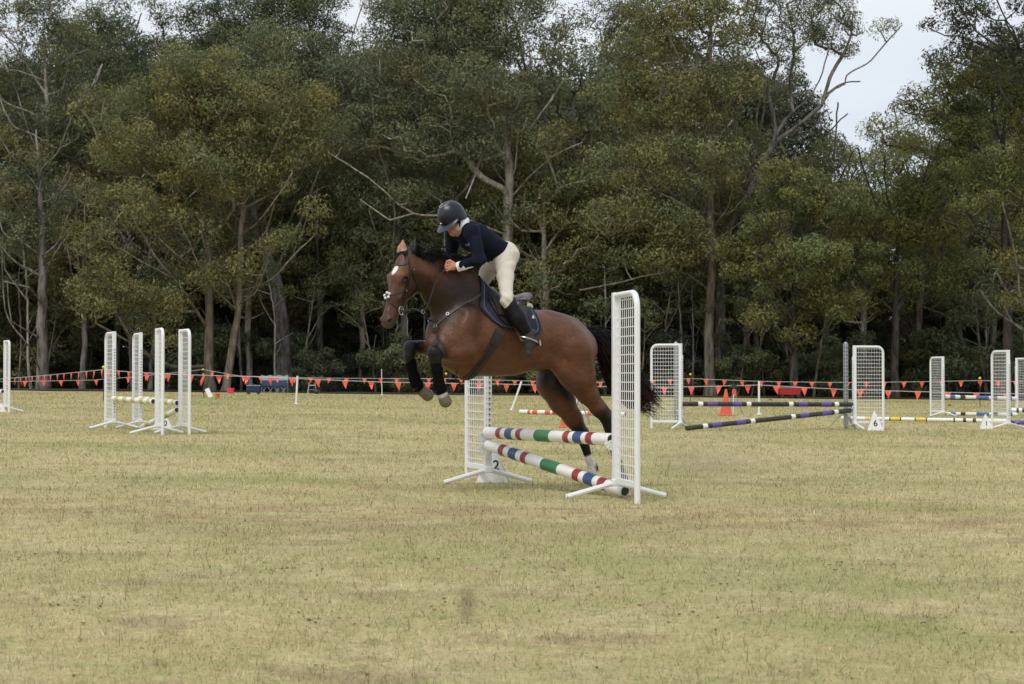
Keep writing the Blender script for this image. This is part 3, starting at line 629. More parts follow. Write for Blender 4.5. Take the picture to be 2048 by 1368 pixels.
D1 = wing(1887, 833, 713, 26, -1, 'far mesh wing left of the blue and white poles', False, GW)
D2 = wing(2018, 858, 700, 34, -1, 'mesh wing behind marker 1', False, GW)
D3 = wing(2033, 832, 716, 34, 1, 'mesh wing cut off by the right edge, right of the blue poles', True, GW)
E1 = wing(9, 824, 681, 10, 1, 'narrow mesh wing at the left edge of the picture', True, GW)

def pole(p, q, bands, base='pwhite', r=.049, label='', group='striped jump poles', n=14, name='jump_pole', hole=True):
    p = np.array(p, float); q = np.array(q, float); L = np.linalg.norm(q - p); d = (q - p) / L
    x = np.cross((0, 0, 1.), d); x /= np.linalg.norm(x); y = np.cross(d, x); R = np.stack([x, y, d], 1)
    lo = p if p[2] < q[2] else q
    t = thing(name, label, 'jump pole', p, 0, group)
    def seg(t0, t1, m, nm, rr=r, ch=False):
        a, b = t0 * L, t1 * L; pr = [(rr, a), (rr, b)]
        if ch: pr = [(rr - .006, a), (rr, a + .006), (rr, b - .006), (rr - .006, b)]
        MB().lathe(pr, (0, 0, 0), n, axis=R).build(nm, M[m], t)
    seg(0, 1, base, 'pole_body', ch=True)
    for a, b, c in bands: seg(a, b, c, 'band', r + .0022)
    if hole:
        for e, s in ((0, -1), (1, 1)):
            MB().lathe([(r * .78, e * L + s * .001), (r * .78, e * L + s * .003)], (0, 0, 0), n, axis=R).build('end_hole', M['hole'], t)
    return t
def cup(p, out, name='jump_cup', label=''):
    p = np.array(p); t = thing(name, label, 'jump cup', p, math.atan2(out[1], out[0]), 'cups holding the poles')
    m = MB()
    for k in range(7):
        a0 = math.pi * (1.06 + .88 * k / 7); a1 = math.pi * (1.06 + .88 * (k + 1) / 7); r = .055
        m.beam((0, r * math.cos(a0), r * math.sin(a0)), (0, r * math.cos(a1), r * math.sin(a1)), .07, .008, up=(1, 0, 0))
    m.build('cup_tray', M['white'], t); MB().box((.045, 0, -.04), (.016, .05, .10)).build('cup_plate', M['white'], t, bevel=.003)
    return t
def hgt(w, px, py): return at(px, py, w[0][1])
# near jump
RWB = [(.115, .152, 'red'), (.192, .248, 'blue'), (.287, .325, 'red'), (.438, .556, 'green'), (.668, .710, 'red'), (.745, .806, 'blue'), (.842, .886, 'red')]
pa = at(974, 865, A2[0][1] - .07); pb = at(1223, 879, A1[0][1] + .06)
pole(pa, pb, RWB, label='upper red, blue and green striped pole of the near jump, lying level', r=.052, n=20)
cup(pa + np.array([-.02, .03, -.004]), A2[2], label='white cup under the far end of the level striped pole'); cup(pb + np.array([.02, -.02, -.004]), A1[2], label='white cup under the near end of the level striped pole')
pa2 = at(976, 890, A2[0][1] - .09); pb2 = at(1250, 992, A1[0][1] + .12); pb2[2] = gz(pb2[0]) + .055
pole(pa2, pb2, RWB, label='lower red, blue and green striped pole of the near jump, sloping to the ground', r=.052, n=20)
cup(pa2 + np.array([-.02, .03, -.004]), A2[2], label='white cup under the high end of the sloping striped pole')
YB = [(.10, .19, 'yellow'), (.30, .39, 'yellow'), (.51, .60, 'yellow'), (.72, .81, 'yellow'), (.90, .96, 'yellow')]
pole(hgt(B1, 226, 797) + [0.02, -.05, 0], hgt(B3, 309, 803) - [.03, -.05, 0], YB, label='level yellow-banded pole on the front of the left oxer')
pole(hgt(B2, 279, 797) + [0.02, -.05, 0], hgt(B4, 357, 806) - [.03, -.05, 0], YB, label='level yellow-banded pole on the back of the left oxer')
yl = ground(283, 861); pole(yl + [0, 0, .055], hgt(B4, 356, 820) - [.03, -.05, 0], [(.16, .27, 'yellow'), (.44, .54, 'yellow'), (.70, .80, 'yellow')], label='yellow-banded pole sloping from the ground up to the right wing')
PB = [(.09, .117, 'pwhite'), (.143, .20, 'purple'), (.286, .34, 'purple'), (.37, .396, 'pwhite'), (.618, .643, 'pwhite'), (.674, .727, 'purple'), (.81, .867, 'purple'), (.889, .914, 'pwhite')]
pole(hgt(C1, 1364, 808), hgt(C2, 1705, 809), PB, 'black', label='level black and purple banded pole between the wide wings')
pl = ground(1372, 862); pole(pl + [0, -.05, .055], hgt(C2, 1701, 821), PB, 'black', label='black and purple banded pole sloping down to the left')
for w, px, py, lb in ((C1, 1366, 809, 'left'), (C2, 1703, 810, 'right')): cup(hgt(w, px, py), w[2], label='white cup under the %s end of the level purple pole' % lb)
pole(ground(1683, 840) + [0, 0, .05], ground(2014, 846) + [0, 0, .05], [(.15, .215, 'gold'), (.215, .223, 'black'), (.298, .305, 'black'), (.305, .362, 'gold'), (.362, .37, 'black'), (.452, .459, 'black'), (.459, .52, 'gold'), (.52, .528, 'black'), (.685, .695, 'black'), (.742, .76, 'black'), (.80, .82, 'black')],
     label='white pole with gold and thin black bands behind marker 6', r=.05)
BB = [(.06, .13, 'sky_blue'), (.20, .27, 'black'), (.42, .60, 'sky_blue'), (.66, .72, 'black'), (.86, .93, 'sky_blue')]
pole(hgt(D1, 1889, 793), hgt(D3, 2031, 797), BB, label='upper blue and white pole at far right', r=.055)
bg_ = ground(1892, 831); pole(bg_ + [0, 0, .05], at(2034, 829, D3[0][1] - .2), BB, label='lower blue and white pole at far right lying near the ground', r=.055)
pole(at(2023, 820, D2[0][1] - .1), at(2110, 822, D2[0][1] - .4), [(.12, .17, 'black'), (.25, .3, 'black'), (.38, .43, 'black')], label='white pole with thin dark bands cut off by the right edge')
pole(ground(2022, 849) + [0, 0, .05], ground(2120, 850) + [0, 0, .05], [(.05, .26, 'purple')], 'black', label='dark pole with purple band on the ground at the right edge')
og1, og2 = ground(1040, 828), ground(1250, 833); pole(og1 + [0, 0, .062], og2 + [0, 0, .062], [(.085, .11, 'orange'), (.13, .18, 'orange'), (.255, .305, 'orange'), (.325, .36, 'orange'), (.66, .70, 'orange'), (.76, .82, 'orange')], label='low white pole with orange bands behind the horse\'s hind legs', r=.062)
pole(at(-60, 780, 43), at(5, 783, 42), [(.86, .96, 'red')], label='end of a pink and white pole at the left edge')

def post_stand(px, py, ptop, label):
    g = ground(px, py); t = thing('pole_stand', label, 'pole stand', g, .5, 'grey metal pole stands'); h = (py - ptop) * g[1] / FPX
    MB().box((0, 0, h / 2 + .02), (.075, .075, h)).build('upright', M['steel'], t, bevel=.005)
    k = MB()
    for z in np.arange(.35, h - .05, .075):
        for ax in (0, 1):
            for s in (-1, 1): k.box((s * .0385 * (ax == 0), s * .0385 * (ax == 1), z), (.004 if ax == 0 else .022, .004 if ax == 1 else .022, .03))
    k.build('peg_holes', M['hole'], t, smooth=False)
    for a in range(3):
        c, s = math.cos(a * 2.094 + .4), math.sin(a * 2.094 + .4)
        MB().beam((c * .035, s * .035, .36), (c * .36, s * .36, .02), .05, .022).build('leg', M['steel'], t)
    MB().ball((0, 0, h + .02), .045, 10).build('cap', M['steel'], t)
post_stand(1352, 852, 689, 'grey perforated metal stand behind the wide left wing')
post_stand(1692, 858, 690, 'grey perforated metal stand left of the wing with marker 6')
post_stand(2058, 855, 690, 'grey metal stand cut off by the right edge')
# numbered markers
def text_mesh(txt, size, m, parent, loc, rot, extrude=.001, name='number'):
    cu = bpy.data.curves.new('number', 'FONT'); cu.body = txt; cu.size = size; cu.align_x = 'CENTER'; cu.align_y = 'CENTER'; cu.extrude = extrude; cu.offset = size * .012
    o = bpy.data.objects.new('tmp', cu); COL.objects.link(o); bpy.context.view_layer.update()
    me = bpy.data.meshes.new_from_object(o.evaluated_get(bpy.context.evaluated_depsgraph_get())); bpy.data.objects.remove(o)
    me.materials.clear(); me.materials.append(m); q = bpy.data.objects.new(name, me); COL.objects.link(q); q.parent = parent; q.location = loc; q.rotation_euler = rot; return q
def marker(px, py, wpx, hpx, wtop, txt, label, rz=0, tx=.02):
    g = ground(px, py); k = g[1] / FPX; w, h, wt = wpx * k, hpx * k, wtop * k; t = thing('number_marker', label, 'number marker', g, rz, 'white numbered jump markers')
    dep = h * .55; m = MB()
    # leaning front board and back board joined at the top
    for s in (-1, 1):
        v = [(-w / 2, s * dep / 2, 0), (w / 2, s * dep / 2, 0), (wt / 2, s * .012, h), (-wt / 2, s * .012, h)]
        v += [(x * .985, y - s * .012, z * .995) for x, y, z in v]
        MB().add(v, [(0, 1, 2, 3), (7, 6, 5, 4), (0, 4, 5, 1), (1, 5, 6, 2), (2, 6, 7, 3), (3, 7, 4, 0)]).build('board', M['signwhite'], t, smooth=False)
    MB().tube([(-wt / 2, 0, h), (wt / 2, 0, h)], .014, 8).build('ridge', M['signwhite'], t)
    th = math.atan2(dep / 2, h); zc = h * (.55 if txt == '12' else .40)
    if txt: text_mesh(txt, h * .48, M['ink'], t, (tx * w, -dep / 2 * (1 - zc / h) - .011, zc), (math.pi / 2 - th, 0, 0))
    return t
marker(987, 964, 66, 60, 14, '12', 'white marker numbered 12 behind the far wing of the near jump', -.15, -.01)
marker(327, 859, 42, 31, 8, '10', 'white marker numbered 10 behind the left oxer', 0)
marker(1749, 861, 33, 36, 4, '6', 'white marker numbered 6 in front of the right wide wing', 0)
marker(1971, 858, 28, 28, 3, '1', 'white marker numbered 1 at right', 0)
marker(2, 824, 24, 16, 6, '', 'white marker at the left edge, half cut off', 0)

# bunting fences
def bunting(pts, label, flag_w, flag_h, spacing, seed, droop=.02):
    rng = np.random.default_rng(seed); P = [np.array(at(*p)) for p in pts]; o = np.array([P[0][0], P[0][1], gz(P[0][0])])
    t = thing('bunting', label, 'bunting', o, 0, 'orange flag bunting round the arena')
    pts3 = []
    for a, b in zip(P[:-1], P[1:]):
        n = max(4, int(np.linalg.norm(b - a) / .6))
        for i in range(n): u = i / n; pts3.append(a + (b - a) * u - np.array([0, 0, droop * np.linalg.norm(b - a) * .25 * 4 * u * (1 - u) * .25]))
    pts3.append(P[-1]); pts3 = np.array(pts3); MB().tube(pts3 - o, .010, 5).build('cord', M['cord'], t)
    s = np.concatenate([[0], np.cumsum(np.linalg.norm(np.diff(pts3, axis=0), axis=1))]); x = spacing * .4
    while x < s[-1]:
        p = np.array([np.interp(x, s, pts3[:, i]) for i in range(3)]) - o
        q = np.array([np.interp(min(x + flag_w, s[-1]), s, pts3[:, i]) for i in range(3)]) - o; d = q - p; L = np.linalg.norm(d)
        if L < flag_w * .5: break
        sw = rng.normal(0, .22) * flag_h; sx = rng.normal(0, .12) * flag_w; cu = rng.normal(0, .06) * flag_h
        tip = (p + q) / 2 + np.array([sx, sw, -flag_h]); e = .004; v = []
        nrm = np.array([-d[1], d[0], 0]) / L
        for sgn in (-1, 1):
            a_, b_ = p + nrm * e * sgn, q + nrm * e * sgn; mid = (p + q) / 2 + np.array([0, cu, -flag_h * .45])
            v += [a_, (p + q) / 2 + nrm * e * sgn + np.array([0, cu * .6, 0]), b_, mid + nrm * e * sgn * .8 + d * .27, tip + nrm * e * .3 * sgn, mid + nrm * e * sgn * .8 - d * .27]
        f = [(0, 1, 5), (1, 3, 5), (1, 2, 3), (5, 3, 4)]; f2 = [tuple(i + 6 for i in q_[::-1]) for q_ in f]; rim = [(0, 5, 11, 6), (5, 4, 10, 11), (4, 3, 9, 10), (3, 2, 8, 9), (2, 1, 7, 8), (1, 0, 6, 7)]
        MB().add(v, f + f2 + rim).build('flag', M['flag'], t, smooth=False)
        x += spacing * rng.uniform(.92, 1.08)
bunting([(-70, 764, 84), (0, 758, 80), (207, 739, 66)], 'orange flag string rising to the post at left, upper of the two', .23, .32, 1.0, 1)
bunting([(207, 739, 66), (262, 744, 64), (362, 749, 63), (500, 753, 63), (593, 757, 62), (763, 764, 62), (1000, 768, 62), (1200, 773, 62), (1350, 774, 61), (1518, 770, 60), (1690, 779, 60), (1870, 784, 60), (2110, 789, 60)], 'nearer string of larger orange flags running across the whole field', .23, .29, .95, 2)
bunting([(-70, 764, 92), (187, 760, 90), (262, 754, 89), (406, 739, 88)], 'lower orange flag string at left rising to the post with red tassel', .25, .30, 1.0, 3)
bunting([(406, 739, 88), (480, 752, 88), (640, 756, 88), (763, 757, 88), (892, 757, 87), (1180, 765, 86), (1381, 757, 85), (1530, 763, 84), (1720, 765, 82), (1960, 761, 80), (2110, 765, 80)], 'farther string of small orange flags running along the wood', .23, .29, .84, 4)
def fence_post(px, pbase, ptop, label, capm='yellowcap', r=.016, m='postblack', D=None):
    g = ground(px, pbase); t = thing('fence_post', label, 'fence post', g, 0, 'posts holding the bunting'); h = (pbase - ptop) * g[1] / FPX
    MB().tube([(0, 0, -.02), (0, 0, h)], r, 8).build('post', M[m], t)
    if capm: MB().ball((0, 0, h + .03), .055, 12).build('cap', M[capm], t)
    return t
fence_post(207, 803, 736, 'black post with pale cap beside the left oxer')
p4 = fence_post(406, 787, 740, 'post with a red tassel and yellow cap right of the left oxer')
MB().tube([(0, 0, 1.1), (.05, -.05, .95), (-.04, -.06, .7), (-.12, -.05, .45)], [.05, .06, .09, .03], 6).build('tassel', M['flag'], p4)
fence_post(892, 800, 749, 'post with yellow cap seen between the horse\'s forelegs')
fence_post(1381, 803, 750, 'post with yellow cap right of the wide left wing')
fence_post(1960, 815, 758, 'post with yellow cap behind marker 1')
def white_rod(px, py, qx, qy, label, r=.03, D=None):
    g = ground(px, py); D = g[1]; q = at(qx, qy, D) - g; t = thing('bending_pole', label, 'bending pole', g, 0, 'thin white poles stuck in the field')
    MB().tube([(0, 0, -.01), q], r, 8).build('rod', M['pwhite'], t); MB().lathe([(.09, 0), (.09, .012), (.035, .03), (.03, .06)], n=12).build('foot', M['pwhite'], t)
white_rod(592, 808, 595, 752, 'upright white pole left of the horse near the camp sofa', .034)
white_rod(1023, 820, 1043, 763, 'leaning white pole under the horse\'s belly', .030)
white_rod(1518, 829, 1518, 762, 'upright white pole behind the purple poles', .030)
white_rod(764, 790, 763, 738, 'thin white pole near the horse\'s muzzle, by the wood', .020)

# timing gates and cones
def cone(px, py, ptop, label):
    g = ground(px, py); t = thing('traffic_cone', label, 'traffic cone', g, 0, 'orange traffic cones'); h = (py - ptop) * g[1] / FPX
    MB().lathe([(h * .22, h * .05), (h * .035, h), (h * .02, h)], n=18).build('cone_body', M['cone'], t)
    MB().lathe([(h * .158, h * .42), (h * .094, h * .64)], n=18).build('collar', M['signwhite'], t)
    MB().box((0, 0, h * .03), (h * .56, h * .56, h * .06)).build('base', M['cone'], t, bevel=.01)
def tripod(px, py, ptop, label):
    g = ground(px, py); t = thing('timing_tripod', label, 'tripod', g, .3, 'timing sensor tripods'); h = (py - ptop) * g[1] / FPX
    for a in range(3):
        c, s = math.cos(a * 2.094), math.sin(a * 2.094)
        MB().tube([(c * .02, s * .02, h * .72), (c * .3, s * .3, 0)], .016, 6).build('leg', M['steel'], t)
    MB().tube([(0, 0, h * .45), (0, 0, h * .9)], .014, 6).build('column', M['steel'], t)
    MB().box((0, 0, h * .94), (.12, .10, h * .12)).build('sensor', M['postblack'], t, bevel=.01)
    MB().box((0, -.02, h * .74), (.12, .05, .18)).build('sensor_flag', M['cone'], t, bevel=.01)
cone(1452, 832, 778, 'orange traffic cone beside the tripod behind the purple poles')
cone(1133, 855, 800, 'orange traffic cone partly hidden by the horse\'s hind leg')
tripod(1468, 831, 769, 'grey timing tripod right of the orange cone'); tripod(1155, 848, 770, 'pale timing tripod between the horse\'s hind legs')

# things by the wood
M['navy_fab'] = mat('navy_fabric', lin((40, 58, 92)), .85); M['grey_fab'] = mat('grey_fabric', lin((150, 155, 160)), .85); M['redfab'] = mat('red_fabric', lin((168, 40, 40)), .8)
M['pink'] = mat('pink_plastic', lin((236, 70, 96)), .5); M['tube'] = mat('grey_tube', (.35, .35, .36), .4, metal=.5); M['black'] = mat('black_plastic', (.02, .02, .022), .5)
def camp_sofa():
    g = ground(548, 788); k = g[1] / FPX; t = thing('camp_sofa', 'blue and grey folding camp sofa in front of the grey trunk', 'camp chair', g, .06)
    w, h = 52 * k, 38 * k; m = MB()
    n = 13; xs = np.linspace(-w / 2, w / 2, n); v = []; f = []
    for i, x in enumerate(xs):
        sag = .06 * math.sin(i / (n - 1) * math.pi * 3) ** 2
        v += [(x, .30, h * .42), (x, .42, h * .72), (x * 1.02, .46, h - sag), (x, .33, h * .40), (x, .45, h * .72), (x * 1.02, .49, h - sag)]
    for i in range(n - 1):
        a, b = i * 6, i * 6 + 6; f += [(a, b, b + 1, a + 1), (a + 3, a + 4, b + 4, b + 3), (a, a + 3, b + 3, b), (a + 2, b + 2, b + 5, a + 5)]
        m2 = None
    f2 = [(i * 6 + 1, i * 6 + 7, i * 6 + 8, i * 6 + 2) for i in range(n - 1)] + [(i * 6 + 4, i * 6 + 5, i * 6 + 11, i * 6 + 10) for i in range(n - 1)]
    MB().add(v, f).build('backrest', M['navy_fab'], t); MB().add(v, f2).build('back_top', M['grey_fab'], t)
    v = []; f = []
    for i, x in enumerate(xs):
        sag = .05 * math.sin(i / (n - 1) * math.pi * 2) ** 2
        v += [(x, -.25, h * .40 - sag * .4), (x, .30, h * .38 - sag), (x, -.25, h * .36 - sag * .4), (x, .30, h * .34 - sag)]
    for i in range(n - 1): a, b = i * 4, i * 4 + 4; f += [(a, b, b + 1, a + 1), (a + 2, a + 3, b + 3, b + 2), (a, a + 2, b + 2, b), (a + 1, b + 1, b + 3, a + 3)]
    MB().add(v, f).build('seat', M['navy_fab'], t)
    for i in range(4):
        for s in (-1, 1):
            x0 = -w / 2 + w * (i + .5) / 4
            MB().tube([(x0 - s * w * .1, -.26, 0), (x0 + s * w * .1, -.24 + .04 * s, h * .37)], .014, 6).build('leg', M['tube'], t)
    for s in (-1, 1):
        MB().tube([(s * w / 2, .32, 0), (s * w / 2, .36, h * .5), (s * w / 2 * 1.02, .47, h)], .014, 6).build('back_leg', M['tube'], t)
        MB().box((s * w * .51, .06, h * .6), (.06, .5, .03)).build('armrest', M['grey_fab'], t, bevel=.01)
camp_sofa()
def trolley(px, py, wpx, hpx, m, label, name='folding_trolley'):
    g = ground(px, py); k = g[1] / FPX; w, h = wpx * k, hpx * k; t = thing(name, label, 'trolley', g, .15)
    MB().add([(x * w / 2 * s, y * .24 * s, z) for z, s in ((h * .32, .92), (h * .9, 1.04)) for x, y in ((-1, -1), (1, -1), (1, 1), (-1, 1))], [(3, 2, 1, 0), (0, 1, 5, 4), (1, 2, 6, 5), (2, 3, 7, 6), (3, 0, 4, 7)]).build('bag', m, t, smooth=False)
    MB().tube([(-w / 2 * 1.04, -.25, h * .9), (w / 2 * 1.04, -.25, h * .9), (w / 2 * 1.04, .25, h * .9), (-w / 2 * 1.04, .25, h * .9)], .02, 6, close=True).build('rim', M['tube'], t)
    MB().ball((0, 0, h * .88), .2, 10, sc=(w * .9, .9, .45)).build('load', M['black'], t)
    for sx in (-1, 1):
        for sy in (-1, 1): MB().lathe([(h * .16, -.03), (h * .18, 0), (h * .16, .03)], (sx * w * .38, sy * .22, h * .18), 14, axis=((1, 0, 0), (0, 0, 1), (0, 1, 0))).build('wheel', M['black'], t)
    MB().tube([(w / 2, 0, h * .35), (w * .62, 0, h * .8), (w * .55, 0, h * 1.15)], .016, 6).build('handle', M['black'], t)
trolley(1578, 797, 44, 24, M['redfab'], 'red folding trolley by the wood behind the purple poles')
trolley(507, 789, 26, 20, M['navy_fab'], 'dark blue trolley left of the camp sofa')
def bucket(px, py, wpx, hpx, m, label):
    g = ground(px, py); k = g[1] / FPX; w, h = wpx * k / 2, hpx * k; t = thing('bucket', label, 'bucket', g, 0, 'buckets on the grass')
    MB().lathe([(w * .78, 0), (w, h), (w * .93, h), (w * .7, h * .15)], n=18).build('pail', m, t)
    MB().tube([(w * math.cos(a), w * .3, h + .0 - .35 * h * math.sin(a)) for a in np.linspace(0, math.pi, 9)], .008, 5).build('handle', M['tube'], t)
bucket(461, 787, 16, 11, M['pink'], 'pink bucket left of the camp sofa'); bucket(435, 796, 10, 9, M['cone'], 'small orange bucket in front of the pink one')
g = ground(413, 795); k_ = g[1] / FPX; t = thing('letter_board', 'small white arena board leaning on a dark stake', 'board', g, .2)
MB().box((0.1, -.05, 9 * k_), (9 * k_, .03, 20 * k_), Matrix.Rotation(-.45, 3, 'Y') @ Matrix.Rotation(-.3, 3, 'X')).build('panel', M['signwhite'], t, bevel=.004)
MB().tube([(-.12, .05, 0), (-.12, .05, 16 * k_)], .02, 6).build('stake', M['postblack'], t)
def step_stool():
    g = ground(624, 787); k = g[1] / FPX; w, h = 17 * k, 22 * k; t = thing('step_stool', 'small metal step stool right of the white pole', 'step stool', g, .2)
    for s in (-1, 1):
        MB().beam((s * w * .5, -.16, 0), (s * w * .34, .05, h), .03, .03).build('front_rail', M['tube'], t)
        MB().beam((s * w * .5, .28, 0), (s * w * .34, .07, h * .9), .03, .03).build('rear_rail', M['tube'], t)
    MB().box((0, -.10, h * .35), (w * .86, .14, .03)).build('step', M['tube'], t); MB().box((0, .0, h * .75), (w * .7, .16, .03)).build('step', M['signwhite'], t)
step_stool()
g = ground(634, 788); t = thing('black_bag', 'black bag lying behind the step stool', 'bag', g, .3)
MB().ball((0.05, .2, .13), .22, 12, sc=(1.1, .7, .62)).build('body', M['black'], t); MB().tube([(-.1, .2, .24), (.05, .2, .36), (.2, .2, .24)], .012, 6).build('strap', M['black'], t)

# ---------------------------------------------------------------- sculpting: smooth-blended distance field -> one continuous surface
HO = np.array([.325, 15.85, 0.]); _hy = math.radians(28)
HF = np.array([-math.cos(_hy), -math.sin(_hy), 0]); HL = np.array([math.sin(_hy), -math.cos(_hy), 0])     # heading, and the horse's left
def Q(px, py, l=0.):
    r = ray(px, py); t = (HO + l * HL - EYE).dot(HL) / r.dot(HL); X = EYE + r * t
    return np.array([(X - HO).dot(HF), l, X[2]])
def toW(p): p = np.asarray(p, float); return HO + p[..., 0:1] * HF + p[..., 1:2] * HL + p[..., 2:3] * np.array([0, 0, 1.])
def toL(w): w = np.asarray(w, float) - HO; return np.stack([w @ HF, w @ HL, w[..., 2]], -1)
class Field:
    def __init__(s, lo, hi, h):
        s.lo = np.array(lo, float); s.h = h; s.n = np.ceil((np.array(hi) - s.lo) / h).astype(int) + 1; s.F = np.full(s.n, 1., np.float32)
        s.ax = [s.lo[i] + h * np.arange(s.n[i]) for i in range(3)]
    def box(s, lo, hi):
        a = np.clip(np.floor((lo - s.lo) / s.h).astype(int), 0, s.n); b = np.clip(np.ceil((hi - s.lo) / s.h).astype(int) + 1, 0, s.n)
        sl = tuple(slice(a[i], b[i]) for i in range(3)); X = np.stack(np.meshgrid(*[s.ax[i][sl[i]] for i in range(3)], indexing='ij'), -1); return sl, X
    def rc(s, p, r1, q=None, r2=None, k=.03, ls=1., frame=None, sub=False):
        """round cone p->q; ls stretches it sideways; frame (o, M rows, scale) for turned parts"""
        p = np.array(p, float); q = p + 1e-5 if q is None else np.array(q, float); r2 = r1 if r2 is None else r2
        if frame is None: o = np.zeros(3); Mx = np.eye(3); scv = np.array([1, ls, 1.])
        else: o, Mx = frame; Mx = np.array(Mx); scv = np.array([1., 1., ls])
        def w(v): return o + Mx.T @ v if frame is not None else v
        mr = max(r1, r2) * max(1, scv.max()) + k + 3 * s.h; c = [w(p), w(q)]
        lo = np.minimum(*c) - mr; hi = np.maximum(*c) + mr; sl, X = s.box(lo, hi)
        if X.size == 0: return s
        Y = (X - o) @ Mx.T if frame is not None else X
        pc_ = p / scv if False else p.copy()
        # stretch about the primitive's own mid-line
        mid = (p + q) / 2; Y = mid + (Y - mid) / scv; p2 = mid + (p - mid) / scv; q2 = mid + (q - mid) / scv
        d = q2 - p2; t = np.clip(((Y - p2) @ d) / max(d @ d, 1e-9), 0, 1); D = np.linalg.norm(Y - p2 - t[..., None] * d, axis=-1) - (r1 + t * (r2 - r1)); D *= min(1., scv.min() ** .5)
        A = s.F[sl]
        if sub: D = -D; h_ = np.maximum(k - np.abs(A - D), 0) / k; s.F[sl] = np.maximum(A, D) + h_ * h_ * k / 4
        else: h_ = np.maximum(k - np.abs(A - D), 0) / k; s.F[sl] = np.minimum(A, D) - h_ * h_ * k / 4
        return s
    def plane(s, p, n):        # keep the side the normal points away from
        n = np.array(n, float) / np.linalg.norm(n); X = np.stack(np.meshgrid(*s.ax, indexing='ij'), -1); s.F = np.maximum(s.F, ((X - np.array(p)) @ n).astype(np.float32)); return s
    def ripple(s, fn):
        m = np.abs(s.F) < .03; I = np.argwhere(m); X = s.lo + I * s.h; s.F[m] += fn(X).astype(np.float32); return s
    def mesh(s):
        F = s.F; ins = F < 0; cnt = np.zeros(np.array(F.shape) - 1, np.int8)
        co = [(i, j, k) for i in (0, 1) for j in (0, 1) for k in (0, 1)]
        for c in co: cnt += ins[tuple(slice(c[i], F.shape[i] - 1 + c[i]) for i in range(3))]
        cells = np.argwhere((cnt > 0) & (cnt < 8)); val = np.stack([F[cells[:, 0] + c[0], cells[:, 1] + c[1], cells[:, 2] + c[2]] for c in co], 1)
        pos = np.zeros((len(cells), 3)); num = np.zeros(len(cells))
        for a in range(8):
            for b in range(a + 1, 8):
                if sum(abs(co[a][i] - co[b][i]) for i in range(3)) != 1: continue
                x = (val[:, a] < 0) != (val[:, b] < 0); t = val[x, a] / (val[x, a] - val[x, b])
                pos[x] += np.array(co[a]) + t[:, None] * (np.array(co[b]) - np.array(co[a])); num[x] += 1
        V = s.lo + (cells + pos / num[:, None]) * s.h; vid = np.full(cnt.shape, -1, np.int32); vid[tuple(cells.T)] = np.arange(len(cells)); Q4 = []
        for ax in range(3):
            sa = [slice(None)] * 3; sb = [slice(None)] * 3; sa[ax] = slice(0, -1); sb[ax] = slice(1, None)
            A, B = ins[tuple(sa)], ins[tuple(sb)]; E = np.argwhere(A != B); u, v = [(1, 2), (2, 0), (0, 1)][ax]
            ok = (E[:, u] > 0) & (E[:, v] > 0) & (E[:, u] < F.shape[u] - 1) & (E[:, v] < F.shape[v] - 1); E = E[ok]; fl = A[tuple(E.T)]
            def cv(du, dv): c = E.copy(); c[:, u] += du; c[:, v] += dv; return vid[tuple(c.T)]
            q = np.stack([cv(-1, -1), cv(0, -1), cv(0, 0), cv(-1, 0)], 1); q[~fl] = q[~fl][:, ::-1]; Q4.append(q)
        return V, np.concatenate(Q4)
def smooth_verts(V, F, it=2, lam=.5):
    e = np.concatenate([F[:, [0, 1]], F[:, [1, 2]], F[:, [2, 3]], F[:, [3, 0]]]); n = len(V); deg = np.bincount(e[:, 0], minlength=n) + np.bincount(e[:, 1], minlength=n)
    for k in range(it):
        for l_ in (lam, -lam * 1.04):
            S = np.stack([np.bincount(e[:, 0], V[e[:, 1], i], n) + np.bincount(e[:, 1], V[e[:, 0], i], n) for i in range(3)], 1) / np.maximum(deg, 1)[:, None]
            V = V + l_ * (S - V)
    return V
def sdf_obj(fld, name, m, parent, base, paint=None, it=3):
    V, F = fld.mesh(); V = smooth_verts(V, F, it); c = paint(V) if paint else None; W = toW(V)
    o = np_mesh(name, W - np.array(base), F, m, parent, smooth=True, col=c)
    return o, W, F
def cap_d(V, p, q, r1=0, r2=None):
    p = np.array(p); q = np.array(q); r2 = r1 if r2 is None else r2; d = q - p; t = np.clip((V - p) @ d / max(d @ d, 1e-9), 0, 1); return np.linalg.norm(V - p - t[:, None] * d, axis=1) - (r1 + t * (r2 - r1))
def sstep(x, a, b): t = np.clip((x - a) / (b - a), 0, 1); return t * t * (3 - 2 * t)

# ---------------------------------------------------------------- the horse
hb = Field((-.85, -.42, -.02), (1.85, .50, 2.32), .0085)
# head frame: t along the nose, u out of the forehead, s to the horse's left
_fy = math.radians(52); FN = np.array([-math.cos(_fy), -math.sin(_fy), 0]); fnl = np.array([FN.dot(HF), FN.dot(HL), 0])
ND = .40 * fnl + np.array([0, 0, -.917]); ND /= np.linalg.norm(ND); UN = fnl * .917 + np.array([0, 0, .40]); UN /= np.linalg.norm(UN); SN = np.cross(UN, ND) * 1.0
if SN[1] < 0: SN = -SN
HC = Q(809, 532, .045); HM = np.stack([ND, UN, SN]); HFR = (HC, HM)
def hp(t, u, s=0): return np.array([t, u, s])
def hL(t, u, s=0): return HC + HM.T @ np.array([t, u, s])
ST = [(Q(897, 670), .205, .86), (Q(930, 668), .285, .80), (Q(975, 672), .325, .80), (Q(1025, 678), .298, .88), (Q(1075, 682), .252, .95), (Q(1113, 684), .222, 1.04), (Q(1145, 697), .215, 1.06)]
for (p, r, a), (q, r2, b) in zip(ST[:-1], ST[1:]): hb.rc(p, r, q, r2, k=.06, ls=(a + b) / 2)
hb.rc(Q(944, 596), .075, Q(985, 606), .06, k=.09)                                   # withers
hb.rc(Q(1095, 645), .09, Q(1140, 660), .10, k=.10)                                  # loins and croup
